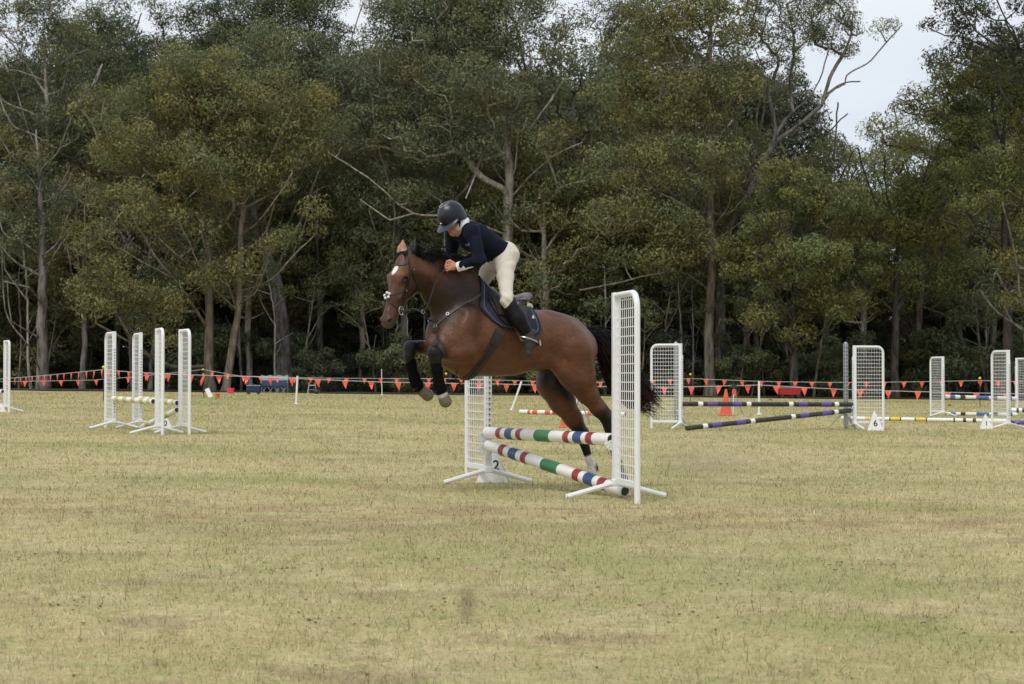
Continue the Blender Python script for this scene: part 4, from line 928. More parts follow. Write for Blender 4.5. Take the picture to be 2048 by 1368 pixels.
for s in (1, -1): hb.rc(Q(1128 + 22 * s * .0, 682, .11 * s), .165, Q(1158, 700, .115 * s), .15, k=.07)     # rump
hb.rc(Q(1152, 664), .06, Q(1166, 668), .035, k=.05)                                 # dock
# neck
hb.rc(Q(930, 632), .255, Q(888, 578), .195, k=.08, ls=.58); hb.rc(Q(888, 578), .195, Q(850, 545, .02), .150, k=.06, ls=.60); hb.rc(Q(850, 545, .02), .150, Q(820, 530, .045), .108, k=.05, ls=.72)
hb.rc(Q(862, 518), .05, Q(925, 540), .06, k=.07); hb.rc(Q(925, 540), .06, Q(955, 590), .07, k=.09); hb.rc(Q(922, 575), .14, Q(955, 620), .16, k=.09, ls=.7)                                  # crest
# shoulders and chest
for s in (1, -1):
    hb.rc(Q(932 + 0 * s, 640, .15 * s), .12, Q(893, 690, .13 * s), .115, k=.07)
    hb.rc(Q(893, 690, .13 * s), .11, Q(938, 705, .165 * s), .105, k=.06)
    hb.rc(Q(925, 655, .17 * s), .09, Q(930, 700, .19 * s), .09, k=.08)
hb.rc(Q(885, 700), .12, Q(930, 722), .15, k=.07)
def limb(pts, k=.02):
    for (p, r), (q, r2) in zip(pts[:-1], pts[1:]): hb.rc(p, r, q, r2, k=k)
NF, OF, NH, OH = .17, -.17, .165, -.165
near_fore = [(Q(935, 700, NF), .112), (Q(908, 702, NF), .078), (Q(882, 702, NF), .055)]
limb(near_fore, .035); limb([(Q(882, 702, NF), .055), (Q(868, 705, NF), .056), (Q(870, 718, NF), .050), (Q(873, 730, NF), .040), (Q(877, 765, NF), .036), (Q(880, 778, NF), .044), (Q(884, 787, NF), .036)], .018)
limb([(Q(905, 702, OF), .105), (Q(870, 697, OF), .075), (Q(842, 694, OF), .056)], .035); limb([(Q(842, 694, OF), .056), (Q(821, 695, OF), .057), (Q(819, 710, OF), .050), (Q(820, 722, OF), .040), (Q(829, 760, OF), .036), (Q(834, 772, OF), .044), (Q(841, 779, OF), .036)], .018)
limb([(Q(1148, 705, NH), .185), (Q(1156, 748, NH), .150), (Q(1174, 785, NH), .093), (Q(1197, 817, NH), .064), (Q(1211, 834, NH), .058)], .05); hb.rc(Q(1128, 742, NH), .085, Q(1150, 765, NH), .08, k=.07)
hb.rc(Q(1205, 815, NH), .03, Q(1221, 829, NH), .030, k=.03); limb([(Q(1211, 834, NH), .056), (Q(1217, 852, NH), .045), (Q(1231, 912, NH), .034), (Q(1236, 928, NH), .045), (Q(1240, 942, NH), .036)], .018)
limb([(Q(1112, 725, OH), .175), (Q(1106, 768, OH), .142), (Q(1124, 803, OH), .112), (Q(1146, 836, OH), .078), (Q(1163, 866, OH), .058)], .05)
hb.rc(Q(1153, 846, OH), .03, Q(1171, 862, OH), .030, k=.03); limb([(Q(1163, 866, OH), .056), (Q(1167, 882, OH), .045), (Q(1178, 918, OH), .034), (Q(1186, 937, OH), .045), (Q(1184, 948, OH), .036)], .018)
# flank fold and belly
hb.rc(Q(1088, 716, .15), .06, Q(1125, 730, .16), .06, k=.07); hb.rc(Q(1088, 716, -.13), .06, Q(1112, 735, -.15), .06, k=.07)
hb.rc(Q(955, 724), .09, Q(1020, 726), .085, k=.08)
# hooves (truncated cones)
HOOF = [(Q(884, 788, NF), Q(891, 803, NF)), (Q(841, 779, OF), Q(855, 790, OF)), (Q(1240, 944, NH), Q(1246, 962, NH)), (Q(1184, 948, OH), Q(1179, 959, OH))]
for p, q in HOOF: hb.rc(p, .046, q, .054, k=.012)
# head
fr = dict(frame=HFR)
hb.rc(hp(-.02, -.01), .088, hp(.13, .012), .088, k=.04, ls=.98, **fr); hb.rc(hp(.13, .012), .086, hp(.31, .012), .064, k=.03, ls=.80, **fr); hb.rc(hp(.31, .012), .062, hp(.455, .004), .052, k=.03, ls=.80, **fr); hb.rc(hp(.455, .004), .052, hp(.50, .0), .053, k=.03, ls=.92, **fr)
hb.rc(hp(.06, -.10), .098, hp(.14, -.098), .098, k=.04, ls=.62, **fr); hb.rc(hp(.14, -.098), .09, hp(.31, -.062), .048, k=.04, ls=.66, **fr); hb.rc(hp(.31, -.062), .045, hp(.47, -.045), .036, k=.04, ls=.9, **fr)
hb.rc(hp(.52, -.036), .030, hp(.535, -.03), .028, k=.02, ls=1.2, **fr); hb.rc(hp(.525, .006), .043, hp(.548, -.002), .033, k=.02, ls=1.15, **fr)
for s in (1, -1):
    hb.rc(hp(.125, .050, .072 * s), .030, hp(.165, .045, .070 * s), .026, k=.03, **fr)          # brow over the eye
    hb.rc(hp(.165, .020, .082 * s), .012, hp(.31, -.002, .054 * s), .010, k=.035, **fr)         # cheek ridge
    hb.rc(hp(.515, .030, .040 * s), .024, hp(.535, .015, .044 * s), .020, k=.02, **fr)          # nostril wing
    hb.rc(hp(.538, .032, .052 * s), .011, hp(.520, .018, .058 * s), .014, k=.012, sub=True, **fr)
    hb.rc(hp(.155, .030, .100 * s), .022, k=.018, sub=True, **fr)                               # eye socket
    # ears: cupped cones
    b0, tipv = hp(-.085, .012, .050 * s), hp(-.228, .035, .070 * s)
    hb.rc(b0, .024, hp(-.130, .02, .060 * s), .042, k=.025, **fr); hb.rc(hp(-.130, .02, .060 * s), .042, hp(-.165, .025, .064 * s), .039, k=.012, **fr); hb.rc(hp(-.165, .025, .064 * s), .035, tipv, .010, k=.012, **fr)
    hb.rc(hp(-.115, .064, .066 * s), .022, hp(-.195, .060, .072 * s), .014, k=.014, sub=True, **fr)
hb.rc(hp(-.07, -.03), .075, Q(838, 535, .035) * 0 + hp(-.02, -.09), .10, k=.05, ls=.75, **fr)   # poll
hb.rc(hp(.545, -.012, .05), .006, hp(.515, -.018, .055), .006, k=.01, sub=True, **fr)
# muscle hollows that show under a short coat
hb.rc(Q(1098, 716, .34), .05, Q(1112, 690, .33), .03, k=.10, sub=True); hb.rc(Q(905, 655, .30), .03, Q(915, 690, .31), .03, k=.09, sub=True)
for s_, dep in ((1, .03), (-1, .03)):
    hb.rc(Q(1112, 705, .335 * s_), .02, Q(1128, 735, .31 * s_), .02, k=.07, sub=True)      # stifle groove
    hb.rc(Q(1160, 700, .375 * s_), .02, Q(1176, 750, .355 * s_), .02, k=.10, sub=True)      # hamstring groove
    hb.rc(Q(910, 690, .285 * s_), .02, Q(900, 715, .27 * s_), .02, k=.05, sub=True)
    hb.rc(Q(915, 625, .235 * s_), .03, Q(900, 660, .27 * s_), .03, k=.09, sub=True)         # neck-shoulder groove
    for q_ in range(5): hb.rc(Q(1010 + 20 * q_, 690 + 2 * q_, .36 * s_), .022, Q(1022 + 20 * q_, 735 + 2 * q_, .33 * s_), .018, k=.05, sub=True)   # faint ribs
BAY = np.array(lin((91, 57, 37))); BAYD = np.array(lin((62, 41, 31))); BLK = np.array(lin((13, 12, 12))); PINK = np.array(lin((158, 120, 98)))
def horse_paint(V):
    n = len(V); c = np.tile(BAY, (n, 1)); rng = np.random.default_rng(3)
    def mixin(w, col): nonlocal c; w = np.clip(w, 0, 1)[:, None]; c = c * (1 - w) + np.array(col) * w
    mott = np.sin(V[:, 0] * 13 + 3 * np.sin(V[:, 2] * 9)) * np.sin(V[:, 2] * 15 + 2 * np.sin(V[:, 1] * 11)); m2 = np.sin(V[:, 0] * 31 + 2.5 * np.sin(V[:, 2] * 27)) * np.sin(V[:, 2] * 37 + 2 * np.sin(V[:, 0] * 23)); c = c * (1 + .09 * mott[:, None] + .04 * m2[:, None])
    # darker neck, topline
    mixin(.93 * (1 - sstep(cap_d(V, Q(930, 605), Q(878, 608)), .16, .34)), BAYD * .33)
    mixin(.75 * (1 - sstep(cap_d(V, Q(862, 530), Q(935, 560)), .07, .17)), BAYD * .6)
    mixin(.65 * (1 - sstep(cap_d(V, Q(1090, 628), Q(1150, 650)), .05, .17)), BAYD * .75)
    mixin(.6 * (1 - sstep(cap_d(V, Q(960, 590), Q(1060, 615)), .05, .14)), BAYD)
    for P_, k in (((Q(875, 704, NF), Q(868, 705, NF), Q(877, 765, NF), Q(884, 788, NF)), 1), ((Q(830, 695, OF), Q(821, 695, OF), Q(829, 760, OF), Q(841, 779, OF)), 1), ((Q(1203, 826, NH), Q(1215, 850, NH), Q(1231, 912, NH), Q(1240, 943, NH)), 1), ((Q(1155, 855, OH), Q(1166, 880, OH), Q(1178, 918, OH), Q(1184, 948, OH)), 1)):
        d = np.minimum.reduce([cap_d(V, P_[i], P_[i + 1]) for i in range(3)]); mixin(1 - sstep(d, .055, .12), BLK)
    # white sock on the off hind leg, pale coronets in front
    d = cap_d(V, Q(1178, 918, OH), Q(1184, 948, OH)); mixin((1 - sstep(d, .045, .06)) * sstep(-V[:, 2], -Q(1175, 900, OH)[2] - .01, -Q(1175, 908, OH)[2] + .01), (.72, .70, .66))
    hoofc = np.array(lin((104, 98, 84)))
    for i, (p, q) in enumerate(HOOF):
        ax = (q - p) / np.linalg.norm(q - p); t = (V - p) @ ax; near = np.linalg.norm(V - p - t[:, None] * ax, axis=1) < .075; inn = near & (t > -.012) & (t < .2)
        w = sstep(t, -.012, .004) * inn
        if i == 3: mixin(w * .8, lin((150, 136, 116)))
        else: mixin(w, hoofc * (.62 if i == 2 else 1.0))
        if i in (0,): mixin(inn * (1 - sstep(t, .01, .03)) * sstep(t, -.012, -.004) * .8, (.52, .50, .47))
    # head marks and painted brow shade
    q = (V - HC) @ HM.T; hd = (q[:, 0] > -.3) & (q[:, 0] < .65) & (np.abs(q[:, 2]) < .16) & (np.abs(q[:, 1]) < .25)
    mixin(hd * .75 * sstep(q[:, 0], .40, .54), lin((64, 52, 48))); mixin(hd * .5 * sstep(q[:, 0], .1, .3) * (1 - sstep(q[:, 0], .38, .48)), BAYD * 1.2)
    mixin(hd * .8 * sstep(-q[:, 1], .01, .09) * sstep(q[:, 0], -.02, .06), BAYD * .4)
    star = np.sqrt((q[:, 2] / .026) ** 2 + ((q[:, 0] - .085) / .052) ** 2); mixin(hd * (q[:, 1] > .05) * (1 - sstep(star, .75, 1.12)), (.72, .70, .66))
    ear = hd & (q[:, 0] < -.095); mixin(ear * 1.0, BLK * .6); mixin(ear * (q[:, 2] < 0) * sstep(q[:, 1], .0, .025), PINK); mixin(ear * (q[:, 2] > 0) * sstep(q[:, 1], .022, .04) * .12, BAYD)
    for s in (1, -1): mixin(hd * (1 - sstep(np.linalg.norm((q - hp(.155, .03, .082 * s)), axis=1), .026, .056)), BLK * .6); mixin(hd * (1 - sstep(np.linalg.norm(q - hp(.528, .024, .050 * s), axis=1), .013, .026)), BLK * .4)  # shade under the brow painted into the coat round each eye; dark nostrils
    # shade on the inner thigh and groin, painted into the coat colour
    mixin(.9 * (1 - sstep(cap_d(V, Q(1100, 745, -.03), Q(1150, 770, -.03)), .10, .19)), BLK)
    return np.clip(c, .004, .9)
def coat_material():
    m = tint_mat('bay_coat', rough=.42, spec=.30); t = m.node_tree; N = t.nodes; L = t.links; b = N['Principled BSDF']; src = b.inputs['Base Color'].links[0].from_socket
    tc = N.new('ShaderNodeTexCoord'); out = src
    for sc, st, lo, hi in ((5., (1, 1, 1), .80, 1.22), (26., (1, 1, 2.2), .86, 1.15), (140., (1, 1, .35), .84, 1.18)):      # dapples, coat lie, hair
        mp = N.new('ShaderNodeMapping'); mp.inputs['Scale'].default_value = st; L.new(tc.outputs['Object'], mp.inputs['Vector']); n = N.new('ShaderNodeTexNoise'); n.inputs['Scale'].default_value = sc; n.inputs['Detail'].default_value = 4; L.new(mp.outputs['Vector'], n.inputs['Vector'])
        mr = N.new('ShaderNodeMapRange'); mr.inputs[1].default_value = .3; mr.inputs[2].default_value = .7; mr.inputs[3].default_value = lo; mr.inputs[4].default_value = hi; L.new(n.outputs['Fac'], mr.inputs[0])
        mm = N.new('ShaderNodeMix'); mm.data_type = 'RGBA'; mm.blend_type = 'MULTIPLY'; mm.inputs['Factor'].default_value = 1; L.new(out, mm.inputs[6]); L.new(mr.outputs[0], mm.inputs[7]); out = mm.outputs[2]
    L.new(out, b.inputs['Base Color'])
    bp = N.new('ShaderNodeBump'); bp.inputs['Strength'].default_value = .22; bp.inputs['Distance'].default_value = .012; L.new(n.outputs['Fac'], bp.inputs['Height'])
    n2 = N.new('ShaderNodeTexNoise'); n2.inputs['Scale'].default_value = 11.; n2.inputs['Detail'].default_value = 3; L.new(tc.outputs['Object'], n2.inputs['Vector']); b2 = N.new('ShaderNodeBump'); b2.inputs['Strength'].default_value = .35; b2.inputs['Distance'].default_value = .03; L.new(n2.outputs['Fac'], b2.inputs['Height']); L.new(bp.outputs['Normal'], b2.inputs['Normal']); L.new(b2.outputs['Normal'], b.inputs['Normal'])
    return m
hbase = np.array([HO[0], HO[1], gz(HO[0])])
horse = thing('horse', 'bay horse with black legs and white star jumping over the striped poles', 'horse', hbase)
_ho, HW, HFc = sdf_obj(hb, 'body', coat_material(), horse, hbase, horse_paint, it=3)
BV = BVHTree.FromPolygons([Vector(v) for v in HW], [tuple(map(int, f)) for f in HFc])
def on_horse(px, py, bv=None, lift=0):
    r = ray(px, py); loc, nrm, i, d = (bv or BV).ray_cast(Vector(EYE), Vector(r).normalized())
    return None if loc is None else (np.array(loc) + np.array(nrm) * lift, np.array(nrm))
M['eye'] = mat('dark_eye', (.006, .004, .003), .12, spec=.5)
for s in (1, -1): MB().ball(toW(hL(.157, .030, .074 * s)), .025, 16).build('eye', M['eye'], horse, off=hbase)

# mane, forelock and tail: strands of hair
def strands(paths, name, m, parent, base, w0=.006, seed=0, tipc=None, sides=3):
    V = []; F = []; C = []; n = 0; rng = np.random.default_rng(seed)
    for P in paths:
        P = np.asarray(P); k = len(P); T = np.gradient(P, axis=0); T /= np.linalg.norm(T, axis=1)[:, None] + 1e-9; u = rng.normal(size=3); a = np.cross(T, u); a /= np.linalg.norm(a, axis=1)[:, None] + 1e-9; b = np.cross(T, a)
        r = w0 * rng.uniform(.6, 1.4) * np.linspace(1, .12, k) ** .7
        for j in range(sides):
            th = 2 * math.pi * j / sides; V.append(P + r[:, None] * (math.cos(th) * a + .6 * math.sin(th) * b))
        base_c = np.array(lin((15, 14, 14))) * rng.uniform(.6, 1.5); col = np.tile(base_c, (k, 1))
        if tipc is not None: tt = np.linspace(0, 1, k)[:, None] ** 3 * rng.uniform(0, 1) * .8; col = col * (1 - tt) + np.array(tipc) * tt
        for j in range(sides): C.append(col)
        for j in range(sides):
            i = np.arange(k - 1); a0 = n + j * k + i; b0 = n + ((j + 1) % sides) * k + i; F.append(np.stack([a0, b0, b0 + 1, a0 + 1], 1))
        n += sides * k
    o = np_mesh(name, np.concatenate(V) - base, np.concatenate(F), m, parent, smooth=True, col=np.concatenate(C)); return o
HAIR = tint_mat('horse_hair', rough=.45, spec=.2)
rh = np.random.default_rng(21)
crest_px = [(818, 512), (842, 505), (868, 503), (895, 508), (918, 519), (936, 540), (948, 562)]
cl = np.array([Q(*p, l=.035 * (1 - i / 6)) for i, p in enumerate(crest_px)]); tt = np.linspace(0, 1, 7)
def down_to(pl):   # top of the neck under a local point
    loc, nrm, i, d = BV.ray_cast(Vector(toW(pl + np.array([0, 0, .35]))), Vector((0, 0, -1))); return pl if loc is None else np.array([pl[0], pl[1], loc[2]])
paths = []
for i in range(900):
    u = rh.uniform(0, .84); p = np.array([np.interp(u, tt, cl[:, j]) for j in range(3)]); p[1] += rh.normal(0, .012); p = down_to(p) - np.array([0, 0, .01])
    side = 1 if rh.uniform() < .55 else -1; L = rh.uniform(.08, .185) * (1 + .25 * math.sin(u * 31)); back = -rh.uniform(.1, .7); up = rh.uniform(.15, .55) * (1 + .5 * math.sin(u * 23 + 1)); k = 6
    pts = []
    for j in range(k):
        s_ = j / (k - 1); pts.append(p + np.array([back * L * s_, side * L * (.25 * s_ + .55 * s_ ** 2), L * (up * s_ * 1.5 - .85 * s_ ** 2)]))
    paths.append(toW(np.array(pts)))
strands(paths, 'mane', HAIR, horse, hbase, .006, 1)
paths = []
for i in range(190):
    p = hL(-.095 + rh.uniform(-.02, .02), .03, rh.normal(0, .022)); L = rh.uniform(.05, .10); pts = []
    for j in range(5): s_ = j / 4; pts.append(p + HM.T @ np.array([L * (1.1 * s_ ** 1.6 - .18 * s_), .025 * s_ + .03 * math.sin(3 * s_), rh.normal(0, .004) + (s_ * rh.normal(0, .02))]))
    paths.append(toW(np.array(pts)))
strands(paths, 'forelock', HAIR, horse, hbase, .005, 2)
tail_px = [(1158, 664), (1180, 664), (1203, 676), (1222, 704), (1236, 740), (1258, 768), (1280, 786), (1304, 800)]
tl = np.array([Q(*p) for p in tail_px]); tu = np.linspace(0, 1, len(tl)); paths = []
for i in range(1250):
    o1 = rh.normal(0, 1, 3); o1 /= max(1, np.linalg.norm(o1) / 1.5); ln = rh.uniform(.62, 1.06); k = 13; pts = []; dr = rh.uniform(-.04, .10) * (1 - ln * .3)
    for j in range(k):
        s_ = j / (k - 1) * ln; c = np.array([np.interp(s_, tu, tl[:, q]) for q in range(3)]) + max(0, s_ - 1) * (tl[-1] - tl[-2]) * 7; wv = .022 + .125 * math.sin(min(1, s_ * 1.15) * math.pi * .62) ** 1.2 * (1 if s_ < .75 else 1 - .35 * (s_ - .75) / .25)
        pts.append(c + o1 * wv * np.array([.75, .6, .75]) + np.array([0, 0, -dr * s_ ** 2 * 1.2]) + .008 * np.sin(np.array([7, 9, 8]) * s_ * 3 + o1 * 5))
    paths.append(toW(np.array(pts)))
strands(paths, 'tail', HAIR, horse, hbase, .0065, 3, tipc=lin((88, 40, 42)))

# ---------------------------------------------------------------- tack
M['leather'] = mat('dark_brown_leather', lin((34, 26, 23)), .5, var=.2, vscale=20, bump=.15, bscale=120)
M['leather2'] = mat('worn_brown_leather', lin((52, 39, 34)), .5, var=.25, vscale=25, bump=.2, bscale=150)
M['metal'] = mat('bright_steel', (.5, .5, .48), .3, metal=1, var=.05)
M['fleece'] = mat('cream_fleece', lin((222, 208, 160)), .95, var=.12, vscale=60, bump=.8, bscale=160)
M['bootblk'] = mat('black_neoprene', lin((9, 9, 10)), .9, var=.2, vscale=20, bump=.2, bscale=200, spec=.12)
def ribbon(P, Nn, w, th, name, m, parent, base, close=False, wf=None):
    P = np.array(P); Nn = np.array(Nn); k = len(P)
    T = (np.roll(P, -1, 0) - np.roll(P, 1, 0)) if close else np.gradient(P, axis=0); T /= np.linalg.norm(T, axis=1)[:, None] + 1e-9
    Nn = Nn - T * (Nn * T).sum(1)[:, None]; Nn /= np.linalg.norm(Nn, axis=1)[:, None] + 1e-9; S = np.cross(T, Nn); ww = np.full(k, w) if wf is None else w * wf(np.linspace(0, 1, k))
    h = ww[:, None] / 2; v = np.stack([P - S * h - Nn * th * .3, P + S * h - Nn * th * .3, P + S * h * .92 + Nn * th * .7, P - S * h * .92 + Nn * th * .7], 1).reshape(-1, 3)
    f = []
    for i in range(k if close else k - 1):
        a, b = i * 4, ((i + 1) % k) * 4
        for j in range(4): f.append((a + j, b + j, b + (j + 1) % 4, a + (j + 1) % 4))
    if not close: f += [(0, 1, 2, 3), tuple((k - 1) * 4 + j for j in (3, 2, 1, 0))]
    return MB().add(v, f).build(name, m, parent, off=base)
def spline(pts, n):
    P = np.array(pts, float); s = np.concatenate([[0], np.cumsum(np.linalg.norm(np.diff(P, axis=0), axis=1))]); u = np.linspace(0, s[-1], n)
    R = np.stack([np.interp(u, s, P[:, i]) for i in range(P.shape[1])], 1)
    for _ in range(3): R[1:-1] = .25 * R[:-2] + .5 * R[1:-1] + .25 * R[2:]
    return R
def strap(pxs, w, name, m, parent, base, th=.006, lift=.004, n=26):
    P = []; Nn = []
    for p in spline(pxs, n):
        h = on_horse(p[0], p[1], lift=lift)
        if h is not None: P.append(h[0]); Nn.append(h[1])
    P = np.array(P); Nn = np.array(Nn)
    for _ in range(2): P[1:-1] = .25 * P[:-2] + .5 * P[1:-1] + .25 * P[2:]; Nn[1:-1] = .25 * Nn[:-2] + .5 * Nn[1:-1] + .25 * Nn[2:]
    return ribbon(P, Nn, w, th, name, m, parent, base), P
def wrap(c, nrm, ref, w, name, m, parent, base, a0=0, a1=2 * math.pi, n=40, lift=.004, th=.006, R=.6, tilt=0):
    """ring round the horse in a plane; c local centre, nrm local plane normal, ref local zero direction"""
    nrm = np.array(nrm, float) / np.linalg.norm(nrm); e1 = np.array(ref, float); e1 -= nrm * e1.dot(nrm); e1 /= np.linalg.norm(e1); e2 = np.cross(nrm, e1); P = []; Nn = []; close = abs(a1 - a0 - 2 * math.pi) < 1e-6
    cw = toW(c)
    for a in np.linspace(a0, a1, n, endpoint=not close):
        d = e1 * math.cos(a) + e2 * math.sin(a); dw = HF * d[0] + HL * d[1] + np.array([0, 0, d[2]])
        loc, nn, i, dd = BV.ray_cast(Vector(cw + dw * R), Vector(-dw))
        if loc is None: continue
        P.append(np.array(loc) + np.array(nn) * lift); Nn.append(np.array(nn))
    P = np.array(P); Nn = np.array(Nn)
    for _ in range(2):
        if close: P = .25 * np.roll(P, 1, 0) + .5 * P + .25 * np.roll(P, -1, 0)
        else: P[1:-1] = .25 * P[:-2] + .5 * P[1:-1] + .25 * P[2:]
    return ribbon(P, Nn, w, th, name, m, parent, base, close)
def ring(c, nrm, r, rt, name, m, parent, base, sc=(1, 1), n=18):
    nrm = np.array(nrm, float) / np.linalg.norm(nrm); u = np.array([0, 0, 1.]); e1 = np.cross(u, nrm); e1 /= np.linalg.norm(e1); e2 = np.cross(nrm, e1)
    MB().tube([np.array(c) + r * (sc[0] * math.cos(a) * e1 + sc[1] * math.sin(a) * e2) for a in np.linspace(0, 2 * math.pi, n, endpoint=False)], rt, 6, close=True).build(name, m, parent, off=base)
# bridle
bb = toW(hL(.1, 0)); br = thing('bridle', 'dark leather figure-eight bridle with brass-white nose pad on the horse\'s head', 'bridle', bb)
strap([(777, 525), (785, 528), (795, 530), (806, 529), (816, 524)], .024, 'browband', M['leather2'], br, bb, n=16)
strap([(816, 506), (819, 520), (820, 540), (818, 560), (813, 582), (806, 604)], .017, 'headpiece', M['leather'], br, bb)
strap([(820, 535), (830, 556), (838, 580), (838, 600)], .011, 'throat_lash', M['leather'], br, bb)
for s in (-1,):
    P = []; Nn = []
    for t_ in np.linspace(0, .40, 16):
        o = hL(t_, -.035 + .02 * math.sin(t_ * 4), .35 * s); dw = -(HF * SN[0] + HL * SN[1]) * s
        loc, nn, i, dd = BV.ray_cast(Vector(toW(o)), Vector(dw).normalized())
        if loc is not None: P.append(np.array(loc) + np.array(nn) * .005); Nn.append(np.array(nn))
    ribbon(P, Nn, .014, .006, 'cheekpiece', M['leather'], br, bb)
# crossed noseband: one strap high behind the cheek, one low under the bit
strap([(773, 592), (785, 589), (798, 584), (808, 578), (817, 571)], .018, 'upper_noseband', M['leather2'], br, bb, n=18)
strap([(774, 595), (781, 603), (789, 611), (797, 618), (804, 622)], .014, 'lower_noseband', M['leather2'], br, bb, n=18)
strap([(796, 600), (803, 598), (809, 594)], .012, 'bit_strap', M['leather'], br, bb, n=8)
_h = on_horse(776, 592) or on_horse(780, 592); nc = _h[0]; nW = HF * UN[0] + HL * UN[1] + np.array([0, 0, UN[2]])
MB().ball(nc, .024, 14, sc=(1, 1, .8)).build('nose_pad', M['leather2'], br, off=bb)
for k in range(5):
    a = k * 1.257; e1 = np.cross(nW, (0, 0, 1.)); e1 /= np.linalg.norm(e1); e2 = np.cross(nW, e1); MB().ball(nc + .026 * (math.cos(a) * e1 + math.sin(a) * e2) + nW * .014, .0128, 8).build('pad_stud', M['signwhite'], br, off=bb)
sW = HF * SN[0] + HL * SN[1] + np.array([0, 0, SN[2]])
for s in (1, -1): ring(toW(hL(.40, -.045, .068 * s)), sW, .032, .0042, 'bit_ring', M['metal'], br, bb, sc=(.85, 1.1))
for t_, u_ in ((.02, -.03), (.22, -.03), (.385, -.05)): MB().ball(toW(hL(t_, u_, .092 - .075 * t_)), .008, 8).build('buckle', M['metal'], br, off=bb)
# reins
def rein(pts, label, w=.015):
    P = spline(pts, 40); b = P[0].copy(); t = thing('rein', label, 'rein', b, 0, 'reins'); T = np.gradient(P, axis=0); N_ = np.cross(T, np.cross(HL, T)); ribbon(P, np.tile(HL, (len(P), 1)) + .01, w, .005, 'strap', M['leather'], t, b)
def nk(px, py, l): return toW(Q(px, py, l))
rein([toW(hL(.405, -.06, .075)), nk(828, 616, .12), nk(845, 625, .15), nk(853, 618, .17), nk(860, 598, .18), nk(869, 570, .175), nk(880, 549, .165), nk(890, 538, .16)], 'near rein looping from the bit up to the rider\'s hand')
rein([toW(hL(.43, -.05, -.075)), nk(832, 622, -.12), nk(852, 612, -.17), nk(862, 580, -.18), nk(878, 540, -.17)], 'far rein on the other side of the horse\'s neck')
# breastplate
bp0 = nk(872, 652, .0); bp = thing('breastplate', 'brown leather breastplate crossing the horse\'s chest and shoulder', 'breastplate', bp0)
strap([(962, 588), (948, 598), (925, 610), (898, 628), (882, 641), (872, 652)], .026, 'shoulder_strap', M['leather2'], bp, bp0)
strap([(853, 632), (858, 640), (865, 648), (872, 652)], .024, 'far_shoulder_strap', M['leather2'], bp, bp0)
strap([(872, 652), (874, 668), (877, 684), (884, 700), (893, 712)], .026, 'chest_strap', M['leather'], bp, bp0)
strap([(938, 590), (937, 606), (943, 612), (948, 600)], .012, 'saddle_loop', M['leather'], bp, bp0)
for px, py in ((896, 629), (872, 653), (860, 641)):
    h = on_horse(px, py, lift=.012)
    if h: ring(h[0], h[1], .013, .0035, 'ring', M['metal'], bp, bp0)
h = on_horse(873, 660, lift=.01); MB().box(h[0], (.06, .03, .05)).build('centre_plate', M['leather'], bp, off=bp0, bevel=.006)
# martingale straps to the reins
ms0 = nk(860, 640, .1); ms = thing('martingale', 'thin running martingale straps between breastplate and reins', 'martingale', ms0)
for s, e in ((1, nk(846, 624, .15)), (-1, nk(846, 622, -.12))):
    a = on_horse(862, 642, lift=.01)[0]; P = spline([a, (a + e) / 2 + np.array([0, 0, -.012]), e], 12); ribbon(P, np.tile(HL, (12, 1)), .014, .005, 'fork_strap', M['leather'], ms, ms0); ring(e, HL, .014, .003, 'ring', M['metal'], ms, ms0)
P = spline([toW(hL(.40, -.09, .03)), nk(828, 606, .08), nk(840, 608, .08), nk(848, 604, .08)], 10)
# saddle pad, saddle, half pad
SA = Q(975, 672); SB = Q(1075, 689); AX = SB - SA; AX /= np.linalg.norm(AX); UPA = np.array([-AX[2], 0, AX[0]]); UPA = -UPA if UPA[2] < 0 else UPA; LAT = np.array([0, 1., 0])
def around(s, phi, lift):
    c = SA + AX * s; d = UPA * math.cos(phi) + LAT * math.sin(phi); dw = HF * d[0] + HL * d[1] + np.array([0, 0, d[2]]); cw = toW(c)
    loc, nn, i, dd = BV.ray_cast(Vector(cw + dw * .7), Vector(-dw)); return (np.array(loc) if loc else cw + dw * .3) + dw * lift
def blanket(s0f, s1f, phm, lift, th, nu, nv, name, m, parent, base, quilt=0, a0=None):
    G = np.zeros((nv + 1, nu + 1, 3)); H2 = G.copy()
    for j in range(nv + 1):
        phi = (a0 if a0 is not None else -phm) + (phm - (a0 if a0 is not None else -phm)) * j / nv; q = abs(phi) / phm
        for i in range(nu + 1):
            s = s0f(q) + (s1f(q) - s0f(q)) * i / nu; edge = min(1, 6 * min(i / nu, 1 - i / nu) + .0, 1); lf = lift + quilt * (.5 - .5 * math.cos(2 * math.pi * (s * 34 + phi * 5.5))) * .6
            G[j, i] = around(s, phi, lf); H2[j, i] = around(s, phi, lift - th)
    n = (nv + 1) * (nu + 1); idx = np.arange(n).reshape(nv + 1, nu + 1); f = []
    for j in range(nv):
        for i in range(nu): f += [(idx[j, i], idx[j, i + 1], idx[j + 1, i + 1], idx[j + 1, i]), (n + idx[j, i], n + idx[j + 1, i], n + idx[j + 1, i + 1], n + idx[j, i + 1])]
    loop = list(idx[0, :]) + list(idx[1:, -1]) + list(idx[-1, -2::-1]) + list(idx[-2:0:-1, 0])
    for a, b in zip(loop, loop[1:] + loop[:1]): f.append((a, n + a, n + b, b))
    o = MB().add(np.concatenate([G.reshape(-1, 3), H2.reshape(-1, 3)]), f).build(name, m, parent, off=base); return G, o
M['navy'] = mat('navy_quilted_cloth', lin((24, 32, 50)), .8, var=.15, vscale=25, bump=.15, bscale=200); M['piping'] = mat('grey_blue_piping', lin((96, 106, 126)), .6)
sp0 = nk(1020, 640, .0); pad = thing('saddle_pad', 'navy quilted saddle pad with pale piping under the saddle', 'saddle pad', sp0)
